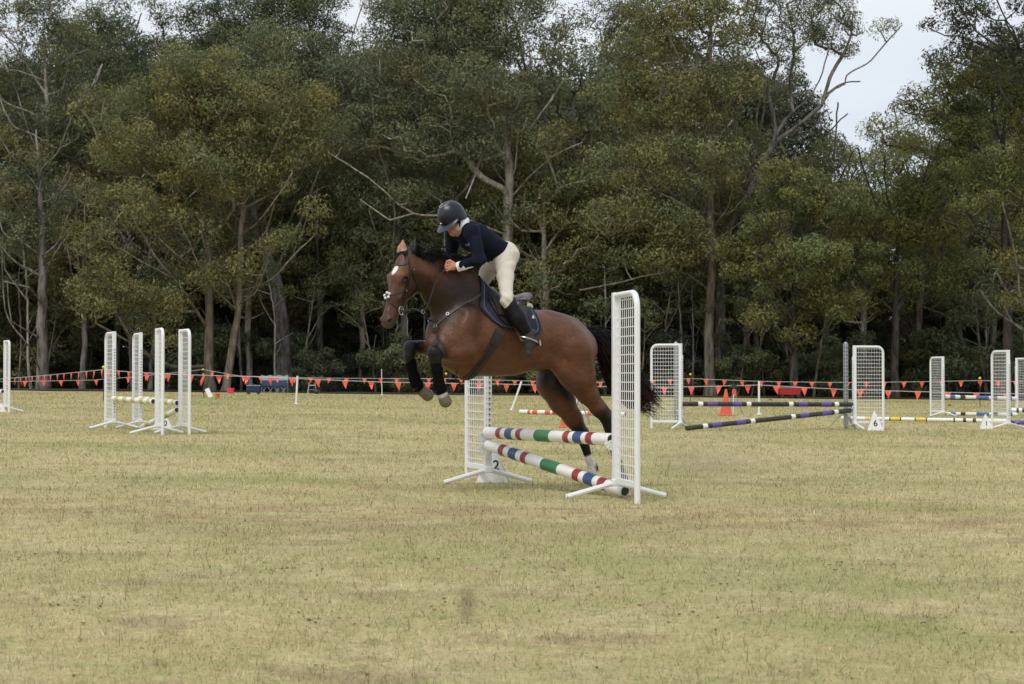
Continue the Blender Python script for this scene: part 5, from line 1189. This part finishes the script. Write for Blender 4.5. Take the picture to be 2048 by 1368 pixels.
s0 = lambda q: float(np.interp(q, (0, .3, .55, .7, .85, .95, 1), (-.16, -.18, -.20, -.17, -.11, -.05, .0))); s1 = lambda q: float(np.interp(q, (0, .3, .5, .75, .9, 1), (.30, .32, .345, .37, .37, .345)))
G, _ = blanket(s0, s1, 1.36, .018, .014, 90, 46, 'cloth', M['navy'], pad, sp0, quilt=.012)
for inset, r in ((0, .005), (5, .003)):
    lp = list(G[-1 - inset // 3, inset:-1 - inset if inset else None]) + list(G[::-1, -1 - inset][3:-3]) + list(G[inset // 3, ::-1][inset:-1 - inset if inset else None]) + list(G[:, inset][3:-3])
    MB().tube(np.array(lp), r, 5, close=True).build('piping', M['piping'] if inset else M['navy'], pad, off=sp0)
h = G[-9, -12]; MB().add([h + HL * .012 + HF * .014, h + HL * .012 - HF * .014, h + HL * .012 + np.array([0, 0, .032])] + [h + HL * .008 + HF * .014, h + HL * .008 - HF * .014, h + HL * .008 + np.array([0, 0, .032])], [(0, 1, 2), (5, 4, 3), (0, 3, 4, 1), (1, 4, 5, 2), (2, 5, 3, 0)]).build('emblem', M['signwhite'], pad, smooth=False, off=sp0)
hp0 = nk(1050, 618, 0); half = thing('half_pad', 'cream fleece half pad showing behind the saddle', 'half pad', hp0)
f_ = Field(np.array(Q(1075, 640, 0)) + (-.05, -.3, -.1), np.array(Q(960, 570, 0)) + (.1, .3, .1), .008)
for s in (1, -1): f_.rc(Q(1012, 608, .10 * s), .03, Q(1050, 613, .10 * s), .034, k=.03); f_.rc(Q(1050, 613, .10 * s), .034, Q(1057, 615, .07 * s), .034, k=.02)
f_.rc(Q(1057, 614, .07), .032, Q(1053, 612, -.07), .032, k=.03)
sdf_obj(f_, 'fleece', M['fleece'], half, hp0)
sd0 = nk(1010, 610, 0); sad = thing('saddle', 'dark brown jumping saddle under the rider', 'saddle', sd0)
f_ = Field(np.array(Q(1085, 640, 0)) + (-.05, -.25, -.1), np.array(Q(950, 550, 0)) + (.1, .25, .1), .007)
f_.rc(Q(968, 576), .042, Q(985, 592), .05, k=.03, ls=1.5).rc(Q(985, 592), .048, Q(1015, 602), .045, k=.04, ls=2.0).rc(Q(1015, 602), .045, Q(1038, 600), .045, k=.04, ls=2.8).rc(Q(1038, 600), .042, Q(1050, 593), .036, k=.03, ls=3.4)
f_.rc(Q(1030, 575), .07, Q(1000, 580), .08, k=.05, ls=.9, sub=True)
M['seatleather'] = mat('worn_grey_saddle_leather', lin((86, 82, 86)), .32, var=.15, vscale=12)
sdf_obj(f_, 'seat', M['seatleather'], sad, sd0)
f_ = Field(np.array(Q(1085, 640, 0)) + (-.05, -.3, -.1), np.array(Q(950, 550, 0)) + (.1, .3, .1), .008)
for s in (1, -1): f_.rc(Q(972, 592, .11 * s), .03, Q(1010, 610, .13 * s), .034, k=.02).rc(Q(1010, 610, .13 * s), .034, Q(1048, 607, .12 * s), .03, k=.02)
sdf_obj(f_, 'panel', M['leather'], sad, sd0)
for s in (1, -1):
    fs0 = lambda q: float(np.interp(q, (.2, .4, .65, .85, 1), (-.11, -.12, -.10, -.06, .01))); fs1 = lambda q: float(np.interp(q, (.2, .5, .8, 1), (.20, .24, .22, .10)))
    if s > 0: blanket(fs0, fs1, 1.28, .044, .012, 24, 18, 'flap', M['leather'], sad, sd0, a0=.35)
    else:
        G2 = None; G3, o_ = blanket(fs0, fs1, 1.28, .044, .012, 24, 18, 'flap', M['leather'], sad, sd0, a0=.35)
        me = o_.data; v = np.empty(len(me.vertices) * 3); me.vertices.foreach_get('co', v); v = toL(v.reshape(-1, 3) + sd0); v[:, 1] *= -1; me.vertices.foreach_set('co', (toW(v) - sd0).ravel()); me.flip_normals(); me.update()
G3, _ = blanket(lambda q: -.10 + .06 * max(0, q - .5), lambda q: -.045 + .06 * max(0, q - .5), 1.05, .066, .03, 8, 14, 'knee_roll', M['leather'], sad, sd0, a0=.5)
# girth
gi0 = nk(975, 740, 0); gi = thing('girth', 'wide dark leather girth strap running under the horse\'s belly', 'girth', gi0)
ga, gb = Q(1003, 655, .28), Q(958, 738, .18); gd = gb - ga; gn = np.cross(gd, LAT); gn = -gn if np.cross(gn, LAT)[2] > 0 else gn; gc = (ga + gb) / 2; gc[1] = 0
wrap(gc, gn, LAT, .085, 'band', M['leather2'], gi, gi0, -.55, math.pi + .55, 50, R=.6, lift=.006, th=.012)
wrap(gc, gn, LAT, .045, 'centre_band', M['leather'], gi, gi0, -.2, math.pi + .2, 50, R=.6, lift=.014, th=.01)
P = spline([on_horse(950, 742)[0] if on_horse(950, 742) else nk(950, 742, 0), nk(925, 733, .05), nk(912, 745, .08), nk(910, 758, .08), nk(918, 768, .08), nk(929, 764, .08)], 24); MB().tube(P, .006, 6).build('loose_strap', M['leather'], gi, off=gi0)
wrap(gc, gn, LAT, .09, 'buckle_flap', M['leather'], gi, gi0, -.45, -.12, 12, R=.6, lift=.02, th=.012)
# tendon boots on the forelegs
def tendon_boot(pts, label):
    b = toW(pts[0][0]); t = thing('tendon_boot', label, 'leg boot', b, 0, 'black boots on the forelegs'); P = spline([toW(p) for p, r in pts], 18); r = np.interp(np.linspace(0, 1, 18), np.linspace(0, 1, len(pts)), [r for p, r in pts])
    MB().tube(P, r, 14).build('shell', M['bootblk'], t, off=b)
    for i in (4, 9, 13): MB().tube(P[i:i + 3], r[i] + .004, 14).build('strap', M['bootblk'], t, off=b)
tendon_boot([(Q(871, 722, NF), .047), (Q(874, 740, NF), .047), (Q(877, 762, NF), .046), (Q(880, 777, NF), .053), (Q(883, 786, NF), .048)], 'black boot on the near foreleg, the lower of the two front feet')
tendon_boot([(Q(819, 713, OF), .047), (Q(823, 735, OF), .047), (Q(829, 757, OF), .046), (Q(834, 771, OF), .053), (Q(839, 778, OF), .048)], 'black boot on the far foreleg, left in the picture')

# ---------------------------------------------------------------- the rider
SKIN = tint_mat('skin', rough=.5, spec=.35)
rb = toW(Q(1003, 530, 0)); rider = thing('person', 'rider in navy sweater, cream breeches and dark helmet folded forward over the horse', 'person', rb)
K = dict(pel=Q(1006, 514, 0), wai=Q(978, 492, 0), che=Q(948, 474, 0), upc=Q(930, 461, 0), nk=Q(920, 451, 0),
         shL=Q(944, 466, .17), elL=Q(960, 519, .29), wrL=Q(916, 534, .18), shR=Q(908, 464, -.17), elR=Q(903, 510, -.28), wrR=Q(888, 530, -.17),
         hiL=Q(1008, 520, .095), knL=Q(1014, 600, .33), caL=Q(1036, 636, .375), anL=Q(1056, 666, .375), baL=Q(1059, 692, .39), toL_=Q(1057, 708, .40),
         hiR=Q(992, 518, -.095), knR=Q(957, 577, -.32), caR=Q(982, 634, -.37), anR=Q(998, 668, -.37), baR=Q(1003, 690, -.38), toR=Q(1002, 708, -.39))
def person_field(h): return Field((-.25, -.50, 1.10), (1.30, .52, 2.62), h)
# head frame: fd face direction, cd crown, sd left
_ry = math.radians(38); RF = np.array([-math.cos(_ry), -math.sin(_ry), 0]); rfl = np.array([RF.dot(HF), RF.dot(HL), 0]); _rp = math.radians(37)
FD = math.cos(_rp) * rfl - math.sin(_rp) * np.array([0, 0, 1.]); CD = math.sin(_rp) * rfl + math.cos(_rp) * np.array([0, 0, 1.]); SD = np.cross(CD, FD); SD = SD if SD[1] > 0 else -SD
RC = Q(905, 440, 0.0); RM = np.stack([FD, CD, SD]); RFR = dict(frame=(RC, RM))
def rL(f, c, s=0): return RC + RM.T @ np.array([f, c, s])
def v3(*a): return np.array(a, float)
b = person_field(.0055)
b.rc(v3(.0, .035, 0), .088, v3(-.03, .03, 0), .085, k=.03, ls=.88, **RFR); b.rc(v3(.03, -.01, 0), .070, v3(.052, -.085, 0), .036, k=.03, ls=.9, **RFR); b.rc(v3(.062, -.095, 0), .020, k=.03, ls=1.3, **RFR)
b.rc(v3(.088, .012, 0), .010, v3(.104, -.030, 0), .013, k=.012, **RFR); b.rc(v3(.094, -.036, .011), .008, v3(.094, -.036, -.011), .008, k=.01, **RFR)
b.rc(v3(.084, -.060, .014), .0065, v3(.084, -.060, -.014), .0065, k=.008, **RFR); b.rc(v3(.082, -.070, .011), .007, v3(.082, -.070, -.011), .007, k=.008, **RFR)
for s in (1, -1):
    b.rc(v3(.085, .012, .032 * s), .012, k=.014, sub=True, **RFR); b.rc(v3(.062, -.022, .045 * s), .02, k=.03, **RFR)
    b.rc(v3(-.005, .0, .078 * s), .016, v3(-.012, -.035, .074 * s), .010, k=.012, **RFR)
b.rc(RC + RM.T @ v3(-.02, -.03, 0), .058, K['nk'], .056, k=.03)
b.rc(K['nk'], .06, K['upc'], .08, k=.04); b.rc(K['upc'], .075, K['che'], .095, k=.05, ls=1.35); b.rc(K['che'], .095, K['wai'], .085, k=.04, ls=1.25); b.rc(K['wai'], .085, K['pel'], .10, k=.04, ls=1.25)
for sx, sgn in (('L', 1), ('R', -1)):
    b.rc(K['sh' + sx], .05, K['el' + sx], .037, k=.03); b.rc(K['el' + sx], .037, K['wr' + sx], .027, k=.02); b.rc(K['hi' + sx], .075, K['kn' + sx], .044, k=.04); b.rc(K['kn' + sx], .048, K['ca' + sx], .046, k=.03); b.rc(K['ca' + sx], .046, K['an' + sx], .030, k=.02); b.rc(K['an' + sx], .03, K['ba' + sx], .026, k=.02)
# hands: palm, four fingers closing on the rein, thumb from the side of the palm
def hand(wr, pts, off, l0, sg):
    (kx, ky), (fx, fy) = pts
    b.rc(wr, .027, Q(kx + 8, ky + 7, l0), .030, k=.015); b.rc(Q(kx + 8, ky + 3, l0), .021, Q(kx + 3, ky + 2, l0), .017, k=.012); b.rc(Q(kx + 8, ky + 11, l0), .021, Q(kx + 3, ky + 12, l0), .017, k=.012)
    for i, (ln, dy) in enumerate(((0, 0), (-1.5, 5), (-.8, 9.8), (1.2, 14.2))):
        r = .0095 if i < 3 else .0082; a = Q(kx + 2, ky + dy, l0 + .004 * sg); m_ = Q(kx - 5 + ln, ky + dy + 1.5, l0 - .012 * sg); t_ = Q(kx - 3 + ln, ky + dy + 4, l0 - .036 * sg)
        b.rc(a, r, m_, r * .95, k=.004); b.rc(m_, r * .95, t_, r * .85, k=.004)
    b.rc(Q(kx + 10, ky + 1, l0 + .012 * sg), .014, Q(kx + 3, ky - 3.5, l0 + .010 * sg), .011, k=.008); b.rc(Q(kx + 3, ky - 3.5, l0 + .01 * sg), .011, Q(kx - 3.5, ky - 2.5, l0 - .004 * sg), .009, k=.004)
hand(K['wrL'], ((897, 525), (890, 530)), 0, .172, 1); hand(K['wrR'], ((876, 522), (870, 528)), 0, -.165, -1)
SK = np.array(lin((196, 142, 118))); SKD = np.array(lin((178, 112, 92)))
def skin_paint(V):
    c = np.tile(SK, (len(V), 1)); q = (V - RC) @ RM.T; w = (1 - sstep(np.linalg.norm((q - v3(.086, -.065, 0)) / v3(1, .55, 1.6), axis=1), .010, .018))[:, None]; c = c * (1 - w) + np.array(lin((168, 84, 80))) * w
    ck = (1 - sstep(np.linalg.norm(q - v3(.06, -.03, .045), axis=1), .02, .045))[:, None] * .5; c = c * (1 - ck) + np.array(lin((196, 118, 100))) * ck
    hd = (1 - sstep(np.linalg.norm(V - Q(893, 534, .17), axis=1), .03, .08))[:, None] * .35; c = c * (1 - hd) + SKD * hd
    return c
sdf_obj(b, 'body', SKIN, rider, rb, skin_paint, it=2)
for s in (1, -1): MB().ball(toW(rL(.072, .012, .032 * s)), .0125, 12).build('eye', M['eye'], rider, off=rb)
# sweater
M['sweater'] = mat('navy_knit', lin((17, 22, 38)), .85, var=.15, vscale=30, bump=.25, bscale=260, spec=.15)
f = person_field(.0065)
f.rc(K['upc'], .086, K['che'], .118, k=.05, ls=1.36); f.rc(K['che'], .118, K['wai'], .108, k=.05, ls=1.26); f.rc(K['wai'], .108, Q(1000, 508, 0), .118, k=.05, ls=1.28); f.rc(Q(928, 457, 0), .060, K['upc'], .080, k=.04)
for sx, sgn in (('L', 1), ('R', -1)):
    f.rc(K['upc'] + (-.03, .09 * sgn, -.035), .062, K['sh' + sx], .066, k=.04); f.rc(K['sh' + sx], .068, K['el' + sx], .050, k=.035); f.rc(K['el' + sx], .051, K['wr' + sx] * .86 + K['el' + sx] * .14, .040, k=.02)
hemp, hemn = Q(1009, 492, 0), None; ha, hb_ = Q(1010, 489, 0), Q(976, 528, 0); hd_ = hb_ - ha; hemn = np.cross(hd_, LAT); hemn = hemn if hemn[0] < 0 else -hemn
# keep only the torso side of the hem, but leave the arms whole
X_ = f.F.copy(); f.plane(ha, hemn)
arm = person_field(.0065); arm.rc(K['sh' + 'L'], .068, K['elL'], .050, k=.035).rc(K['elL'], .051, K['wrL'] * .86 + K['elL'] * .14, .040, k=.02); f.F = np.minimum(f.F, arm.F)
f.rc(Q(908, 443, 0), .085, Q(920, 448, 0), .076, k=.015, sub=True)
f.ripple(lambda X: .0065 * np.sin(55 * X[:, 2] + 18 * X[:, 0] + 4 * np.sin(20 * X[:, 1])) * (1 - sstep(cap_d(X, K['elL'], K['elL']), .05, .12)) + .0045 * np.sin(38 * (X[:, 0] * .7 + X[:, 2]) + 5 * np.sin(14 * X[:, 1] + 9 * X[:, 2])))
sw, SWW, SWF = sdf_obj(f, 'sweater', M['sweater'], rider, rb, it=2)
BS = BVHTree.FromPolygons([Vector(v) for v in SWW], [tuple(map(int, q)) for q in SWF])
# small grey chest mark
M['greymark'] = mat('grey_print', lin((130, 136, 150)), .7)
pts = []
for dx, dy, L in ((0, 0, 5), (1, 2.6, 6), (6, -1.2, 2.2), (6.5, 1.6, 2)):
    P = [on_horse(931 + dx + t * L, 489 + dy - .25 * t * L, BS, .002) for t in np.linspace(0, 1, 5)]
    if all(P): ribbon([p[0] for p in P], [p[1] for p in P], .006, .002, 'chest_print', M['greymark'], sw, (0, 0, 0)).location = -rb
# breeches
M['breech'] = mat('cream_breeches', lin((204, 197, 184)), .8, var=.06, vscale=12, bump=.12, bscale=150)
f = person_field(.0065)
f.rc(Q(1012, 508, 0), .106, Q(1003, 520, 0), .104, k=.05, ls=1.26); f.rc(Q(990, 500, 0), .10, K['pel'], .112, k=.05, ls=1.22)
for sx, sgn in (('L', 1), ('R', -1)):
    f.rc(Q(1011 if sgn > 0 else 1000, 515, .075 * sgn), .100, K['hi' + sx] * .55 + K['kn' + sx] * .45, .068, k=.05); f.rc(K['hi' + sx] * .55 + K['kn' + sx] * .45, .068, K['kn' + sx], .055, k=.03); f.rc(K['kn' + sx], .055, K['ca' + sx] * .45 + K['kn' + sx] * .55, .058, k=.02)
f.plane(ha + hemn / np.linalg.norm(hemn) * -.035, -hemn)
f.ripple(lambda X: .0038 * np.sin(85 * X[:, 2] + 22 * X[:, 1] + 5 * np.sin(16 * X[:, 0])) * (1 - sstep(cap_d(X, K['knL'], K['knL']), .05, .13)) + .0042 * np.sin(62 * (X[:, 2] + .4 * X[:, 0]) + 4 * np.sin(20 * X[:, 1])) * (1 - sstep(cap_d(X, Q(990, 528, .10), Q(1015, 530, .14)), .03, .11)) + .0022 * np.sin(48 * X[:, 2] + 26 * X[:, 0] + 3 * np.sin(19 * X[:, 1])))
sdf_obj(f, 'breeches', M['breech'], rider, rb, it=2)
M['waist'] = mat('white_shirt', (.74, .74, .75), .8, var=.05, vscale=30, bump=.2, bscale=120)
# boots
M['boot'] = mat('black_riding_boot', lin((12, 12, 13)), .5, var=.25, vscale=18, spec=.25); M['bootfoot'] = mat('dusty_boot_leather', lin((42, 40, 38)), .7, var=.25, vscale=25, dirt=lin((120, 110, 96)), dirt_amt=.4)
for sx, tx in (('L', 'toL_'), ('R', 'toR')):
    f = person_field(.0065); top = K['kn' + sx] * .82 + K['ca' + sx] * .18
    f.rc(K['kn' + sx] * .95 + K['ca' + sx] * .05, .069, K['ca' + sx], .068, k=.03); f.rc(K['ca' + sx], .068, K['an' + sx], .046, k=.03)
    ax = K['ca' + sx] - K['kn' + sx]; pn = -ax / np.linalg.norm(ax) + np.array([.55, 0, .0]); f.plane(top, pn)
    sdf_obj(f, 'boot_shaft', M['boot'], rider, rb, it=2)
    f = person_field(.006); f.rc(K['an' + sx], .046, K['an' + sx] * .4 + K['ba' + sx] * .6, .042, k=.02); f.rc(K['an' + sx] + (-.045, 0, .0), .034, K['an' + sx], .04, k=.02); f.rc(K['an' + sx] * .4 + K['ba' + sx] * .6, .042, K['ba' + sx], .042, k=.02); f.rc(K['ba' + sx], .041, K[tx], .026, k=.02)
    sdf_obj(f, 'boot_foot', M['bootfoot'], rider, rb, it=2)
h = toW(Q(1030, 607, .375)); MB().ball(h + HL * .055, .009, 8, sc=(.7, .7, 1.4)).build('boot_logo', M['greymark'], rider, off=rb)
# shirt: collar and cuffs
ca, cb = toW(Q(927, 454, 0)), toW(Q(911, 445, .0)); co = MB().tube([ca, ca * .6 + cb * .4, cb], [.090, .086, .078], 24, cap=False).build('shirt_collar', M['waist'], rider, off=rb); m_ = co.modifiers.new('thick', 'SOLIDIFY'); m_.thickness = .008
for sx in ('L', 'R'):
    f = person_field(.0055); d = K['wr' + sx] - K['el' + sx]; d /= np.linalg.norm(d); f.rc(K['wr' + sx] - d * .075, .044, K['wr' + sx] + d * .02, .041, k=.01); f.plane(K['wr' + sx] - d * .058, -d).plane(K['wr' + sx] + d * .012, d)
    if sx == 'L': f.rc(K['wrL'] - d * .05 + (0, .012, -.030), .013, K['wrL'] - d * .16 + (0, .012, -.038), .008, k=.01)
    sdf_obj(f, 'shirt_cuff', M['waist'], rider, rb, it=2)
ring(toW(K['wrL'] + (K['wrL'] - K['elL']) * .075), toW(K['wrL']) - toW(K['elL']), .034, .005, 'wristband', M['bootblk'], rider, rb)
# hair under the helmet
rhh = np.random.default_rng(5); paths = []
for i in range(260):
    a = rhh.uniform(-1.9, 1.9); p0 = rL(-.095 * math.cos(a) , .0 + rhh.uniform(-.02, .03), .085 * math.sin(a)); L = rhh.uniform(.04, .075); pts = [p0 + RM.T @ v3(-.012 * s_, -L * s_, 0) + (p0 - rL(0, 0, 0)) * (-.35 * s_ ** 2) for s_ in np.linspace(0, 1, 5)]; paths.append(toW(np.array(pts)))
for i in range(120):
    c = rL(-.105, -.03, 0); u = rhh.normal(size=3); u /= np.linalg.norm(u); w_ = np.cross(u, rhh.normal(size=3)); w_ /= np.linalg.norm(w_); pts = [c + .028 * (u * math.cos(t_) + w_ * math.sin(t_)) for t_ in np.linspace(0, 2.2, 6)]; paths.append(toW(np.array(pts)))
hr = strands(paths, 'hair', tint_mat('brown_hair', rough=.5), rider, rb, .005, 9)
cc = np.tile(np.array([*lin((92, 72, 50)), 1]), (len(hr.data.vertices), 1)) * np.repeat(rhh.uniform(.6, 1.3, (len(hr.data.vertices) // 3 + 1)), 3)[:len(hr.data.vertices), None]; hr.data.color_attributes['tint'].data.foreach_set('color', cc.astype(np.float32).ravel())
# helmet
hw0 = toW(rL(0, .04)); helm = thing('riding_helmet', 'dark navy riding helmet with silver piping and wide peak on the rider', 'helmet', hw0)
HEL = tint_mat('helmet_velvet', rough=.34, spec=.45, bump=.06, bscale=300)
nu_, nv_ = 48, 22; V = []; C = []; NAVY = np.array(lin((14, 18, 32))); GREYN = np.array(lin((40, 45, 60)))
for j in range(nv_ + 1):
    th = math.radians(112) * j / nv_
    for i in range(nu_):
        a = 2 * math.pi * i / nu_; fx, sx_ = math.cos(a), math.sin(a); low = 1 - .10 * max(0, -fx) * (j / nv_)
        x, y, z = .129 * math.sin(th) * fx, .121 * math.cos(th), .107 * math.sin(th) * sx_
        if th > math.pi / 2: y = .121 * math.cos(th) * (1.0 + .9 * max(0, -fx) + .35 * abs(sx_)); x *= 1.02
        rid = .004 * (abs(z) < .05) * sstep(np.array([.052 - abs(z)]), 0, .012)[0]
        V.append(rL(x - .012, .042 + y + rid, z)); top = (abs(z) < .05) and th < 1.15; C.append(GREYN if top else NAVY)
Fh = [(j * nu_ + i, (j + 1) * nu_ + i, (j + 1) * nu_ + (i + 1) % nu_, j * nu_ + (i + 1) % nu_) for j in range(nv_) for i in range(nu_)]
Wv = toW(np.array(V)); sh = np_mesh('shell', Wv - hw0, np.array(Fh), HEL, helm, smooth=True, col=np.array(C)); m_ = sh.modifiers.new('thick', 'SOLIDIFY'); m_.thickness = .012; m_.offset = -1
BH = BVHTree.FromPolygons([Vector(v) for v in Wv], Fh)
P = []; Nn = []
for sgn in (1,):
    for u in np.linspace(-1, 1, 41):
        z = .055 * math.sin(u * 1.35) / math.sin(1.35); fr_ = .100 - .135 * abs(u) ** 2.2; o = toW(rL(fr_, .30, z)); dw = toW(rL(-.02, .0, z * .6)) - o; loc, nn, i, dd = BH.ray_cast(Vector(o), Vector(dw).normalized())
        if loc is not None: P.append(np.array(loc) + np.array(nn) * .002); Nn.append(nn)
MB().tube(np.array(P), .0034, 6).build('piping', M['metal'], helm, off=hw0)
# peak
v = []; f = []; n = 26
for i in range(n + 1):
    a = math.radians(-78 + 156 * i / n); e = max(0, math.cos(a * 1.12)) ** .6
    p0 = rL(.126 * math.cos(a) - .012, .010, .108 * math.sin(a)); p1 = p0 + RM.T @ v3(.062 * e * math.cos(a * .55), -.026 * e, .03 * e * math.sin(a)); up = RM.T @ v3(.0, .009, 0)
    v += [toW(q) for q in (p0 + up * .6, p1 + up * .3, p1 - up * .25, p0 - up * .6)]
for i in range(n):
    a, b_ = 4 * i, 4 * i + 4
    for j in range(4): f.append((a + j, a + (j + 1) % 4, b_ + (j + 1) % 4, b_ + j))
M['peak'] = mat('helmet_peak', lin((46, 50, 68)), .35, var=.1)
MB().add(v, f + [(3, 2, 1, 0), tuple(4 * n + j for j in range(4))]).build('peak', M['peak'], helm, off=hw0)
o = toW(rL(.3, .045, .0)); loc, nn, i, dd = BH.ray_cast(Vector(o), Vector(toW(rL(0, .04, 0)) - o).normalized())
if loc is not None: MB().ball(np.array(loc), .011, 12, sc=(1, 1, .75)).build('emblem', M['metal'], helm, off=hw0)
for s in (1, -1): MB().tube(spline([toW(rL(-.005, .0, .098 * s)), toW(rL(.012, -.05, .082 * s)), toW(rL(.045, -.105, .036 * s)), toW(rL(.055, -.118, 0))], 14), .007, 6).build('chin_strap', M['bootblk'], helm, off=hw0)
# stirrups and leathers
for sx, sgn in (('L', 1), ('R', -1)):
    d = K['ba' + sx] - K['an' + sx]; d /= np.linalg.norm(d); c = K['an' + sx] * .42 + K['ba' + sx] * .58; e1 = np.cross(d, LAT); e1 /= np.linalg.norm(e1); e1 = e1 if e1[0] > 0 else -e1
    s0_ = toW(c); t = thing('stirrup', 'steel stirrup on the rider\'s near foot' if sgn > 0 else 'steel stirrup on the rider\'s far foot', 'stirrup', s0_, 0, 'stirrups')
    e2 = np.cross(e1, d); P = [toW(c + .086 * (math.cos(a) * 1.0) * (e1 + d * -.42) + .062 * math.sin(a) * e2) for a in np.linspace(0, 2 * math.pi, 22, endpoint=False)]
    MB().tube(P, .0058, 6, close=True).build('iron', M['metal'], t, off=s0_)
    tr = c - (e1 + d * -.42) * .078; MB().beam(toW(tr + e2 * .055), toW(tr - e2 * .055), .045, .012, up=toW(e1) - toW(v3(0, 0, 0))).build('tread', M['metal'], t, off=s0_)
    P = spline([toW(c + (e1 + d * -.42) * .088), toW(K['ca' + sx] + np.array([.05, -.05 * sgn, 0])), toW(K['kn' + sx] * .6 + K['ca' + sx] * .4 + np.array([.0, -.075 * sgn, 0.0]))], 12); ribbon(P, np.tile(HL * sgn, (12, 1)), .022, .006, 'leather', M['leather'], t, s0_)

# ---------------------------------------------------------------- scuffed earth: clods and crumbs of soil on the field
M['soil'] = mat('brown_soil', lin((104, 84, 62)), .95, var=.35, vscale=30, bump=.5, bscale=120)
rc_ = np.random.default_rng(77); base_v = []
def clods():
    V = []; F = []; n = 0
    ico = np.array([(0, 0, 1), (.9, 0, .4), (.28, .85, .42), (-.73, .53, .4), (-.72, -.53, .38), (.28, -.85, .42), (0, 0, -.3)]); fi = [(0, 1, 2), (0, 2, 3), (0, 3, 4), (0, 4, 5), (0, 5, 1), (6, 2, 1), (6, 3, 2), (6, 4, 3), (6, 5, 4), (6, 1, 5)]
    cent = [(420, 1106), (850, 1118), (1290, 1168), (1435, 1170), (300, 1045), (700, 1020), (930, 1020), (1180, 975 + 60), (1560, 1030), (1900, 1018), (1080, 1140), (520, 1140), (1770, 978), (1600, 978), (560, 985), (770, 994), (1720, 1130), (90, 1110), (240, 1090), (1500, 985), (1130, 900), (1180, 905), (940, 1216), (1330, 1220), (180, 1210), (620, 1250), (1850, 1250)]
    for px, py in cent:
        g = ground(px, py); m = int(rc_.integers(10, 26))
        for i in range(m):
            p = g + np.array([rc_.normal(0, .16), rc_.normal(0, .14), 0]); r = min(.009, rc_.lognormal(math.log(.0050), .45)); s = ico * r * np.array([1.7, 1.1, .6]) * rc_.uniform(.7, 1.3, (7, 1)); a = rc_.uniform(0, 6.28); c_, s_ = math.cos(a), math.sin(a)
            V.append(np.stack([s[:, 0] * c_ - s[:, 1] * s_ + p[0], s[:, 0] * s_ + s[:, 1] * c_ + p[1], s[:, 2] + gz(p[0]) + .004], 1)); F.append(np.array(fi) + n); n += 7
    for i in range(260):
        px, py = rc_.uniform(0, 2048), 830 + 530 * rc_.uniform() ** 1.3; g = ground(px, py); r = min(.008, rc_.lognormal(math.log(.0050), .4)); s = ico * r * np.array([1.3, 1.1, .7]) * rc_.uniform(.7, 1.3, (7, 1))
        V.append(s + np.array([g[0], g[1], gz(g[0]) + .004])); F.append(np.array(fi) + n); n += 7
    tag(np_mesh('soil_crumbs', np.concatenate(V), np.concatenate(F), M['soil']), 'crumbs of brown soil kicked up over the grass', 'soil', kind='stuff')
clods()
def mound(px, py, w, label):
    g = ground(px, py); k = g[1] / FPX; r = w * k / 2; rng = np.random.default_rng(int(px)); v = []; f = []; nr, na = 5, 14
    for i in range(nr + 1):
        for a in range(na):
            t = i / nr; rr = r * t * (1 + .25 * rng.normal() * t); v.append((rr * math.cos(2 * math.pi * a / na), .7 * rr * math.sin(2 * math.pi * a / na), max(.0, r * .42 * (1 - t ** 1.5) * (1 + .3 * rng.normal())) - .005))
    for i in range(nr):
        for a in range(na): f.append((i * na + a, (i + 1) * na + a, (i + 1) * na + (a + 1) % na, i * na + (a + 1) % na))
    o = MB().add(v, f).build('soil_mound', M['soil'], smooth=False); o.location = g; tag(o, label, 'soil mound', 'small mounds of soil on the field')
mound(1025 * .254 + 1280, 801, 14, 'small soil mound left of the red trolley'); mound(1898, 812, 14, 'small soil mound under the blue poles'); mound(585, 790, 10, 'small soil mound beside the upright white pole'); mound(427, 826, 12, 'small soil mound right of the left oxer')
# dust kicked up by the hind feet
def dust(px, py, rx, rz, dens, label, colr=(.86, .68, .50), ry=.35):
    g = ground(px, py + 40); D = g[1]; c = at(px, py, D); k = D / FPX
    m = bpy.data.materials.new('dust_air'); m.use_nodes = True; N = m.node_tree.nodes; L = m.node_tree.links; N.clear(); o = N.new('ShaderNodeOutputMaterial'); pv = N.new('ShaderNodeVolumePrincipled'); pv.inputs['Color'].default_value = (*colr, 1)
    tc = N.new('ShaderNodeTexCoord'); gr = N.new('ShaderNodeTexGradient'); gr.gradient_type = 'SPHERICAL'; nz = N.new('ShaderNodeTexNoise'); nz.inputs['Scale'].default_value = 3.; nz.inputs['Detail'].default_value = 4
    L.new(tc.outputs['Object'], gr.inputs['Vector']); L.new(tc.outputs['Object'], nz.inputs['Vector']); a = N.new('ShaderNodeMath'); a.operation = 'MULTIPLY'; L.new(gr.outputs['Fac'], a.inputs[0]); L.new(nz.outputs['Fac'], a.inputs[1]); b = N.new('ShaderNodeMath'); b.operation = 'MULTIPLY'; L.new(a.outputs[0], b.inputs[0]); b.inputs[1].default_value = dens; L.new(b.outputs[0], pv.inputs['Density']); L.new(pv.outputs[0], o.inputs['Volume'])
    ob = MB().ball((0, 0, 0), 1.0, 24).build('dust', m); ob.location = c; ob.scale = (rx * k, ry, rz * k); tag(ob, label, 'dust', kind='stuff')
dust(1420, 925, 150, 46, 3.0, 'thin brown dust hanging low behind the near jump')
dust(934, 1208, 28, 46, 24., 'small dark smudge of flying dirt low over the foreground grass', (.30, .25, .20), .06)
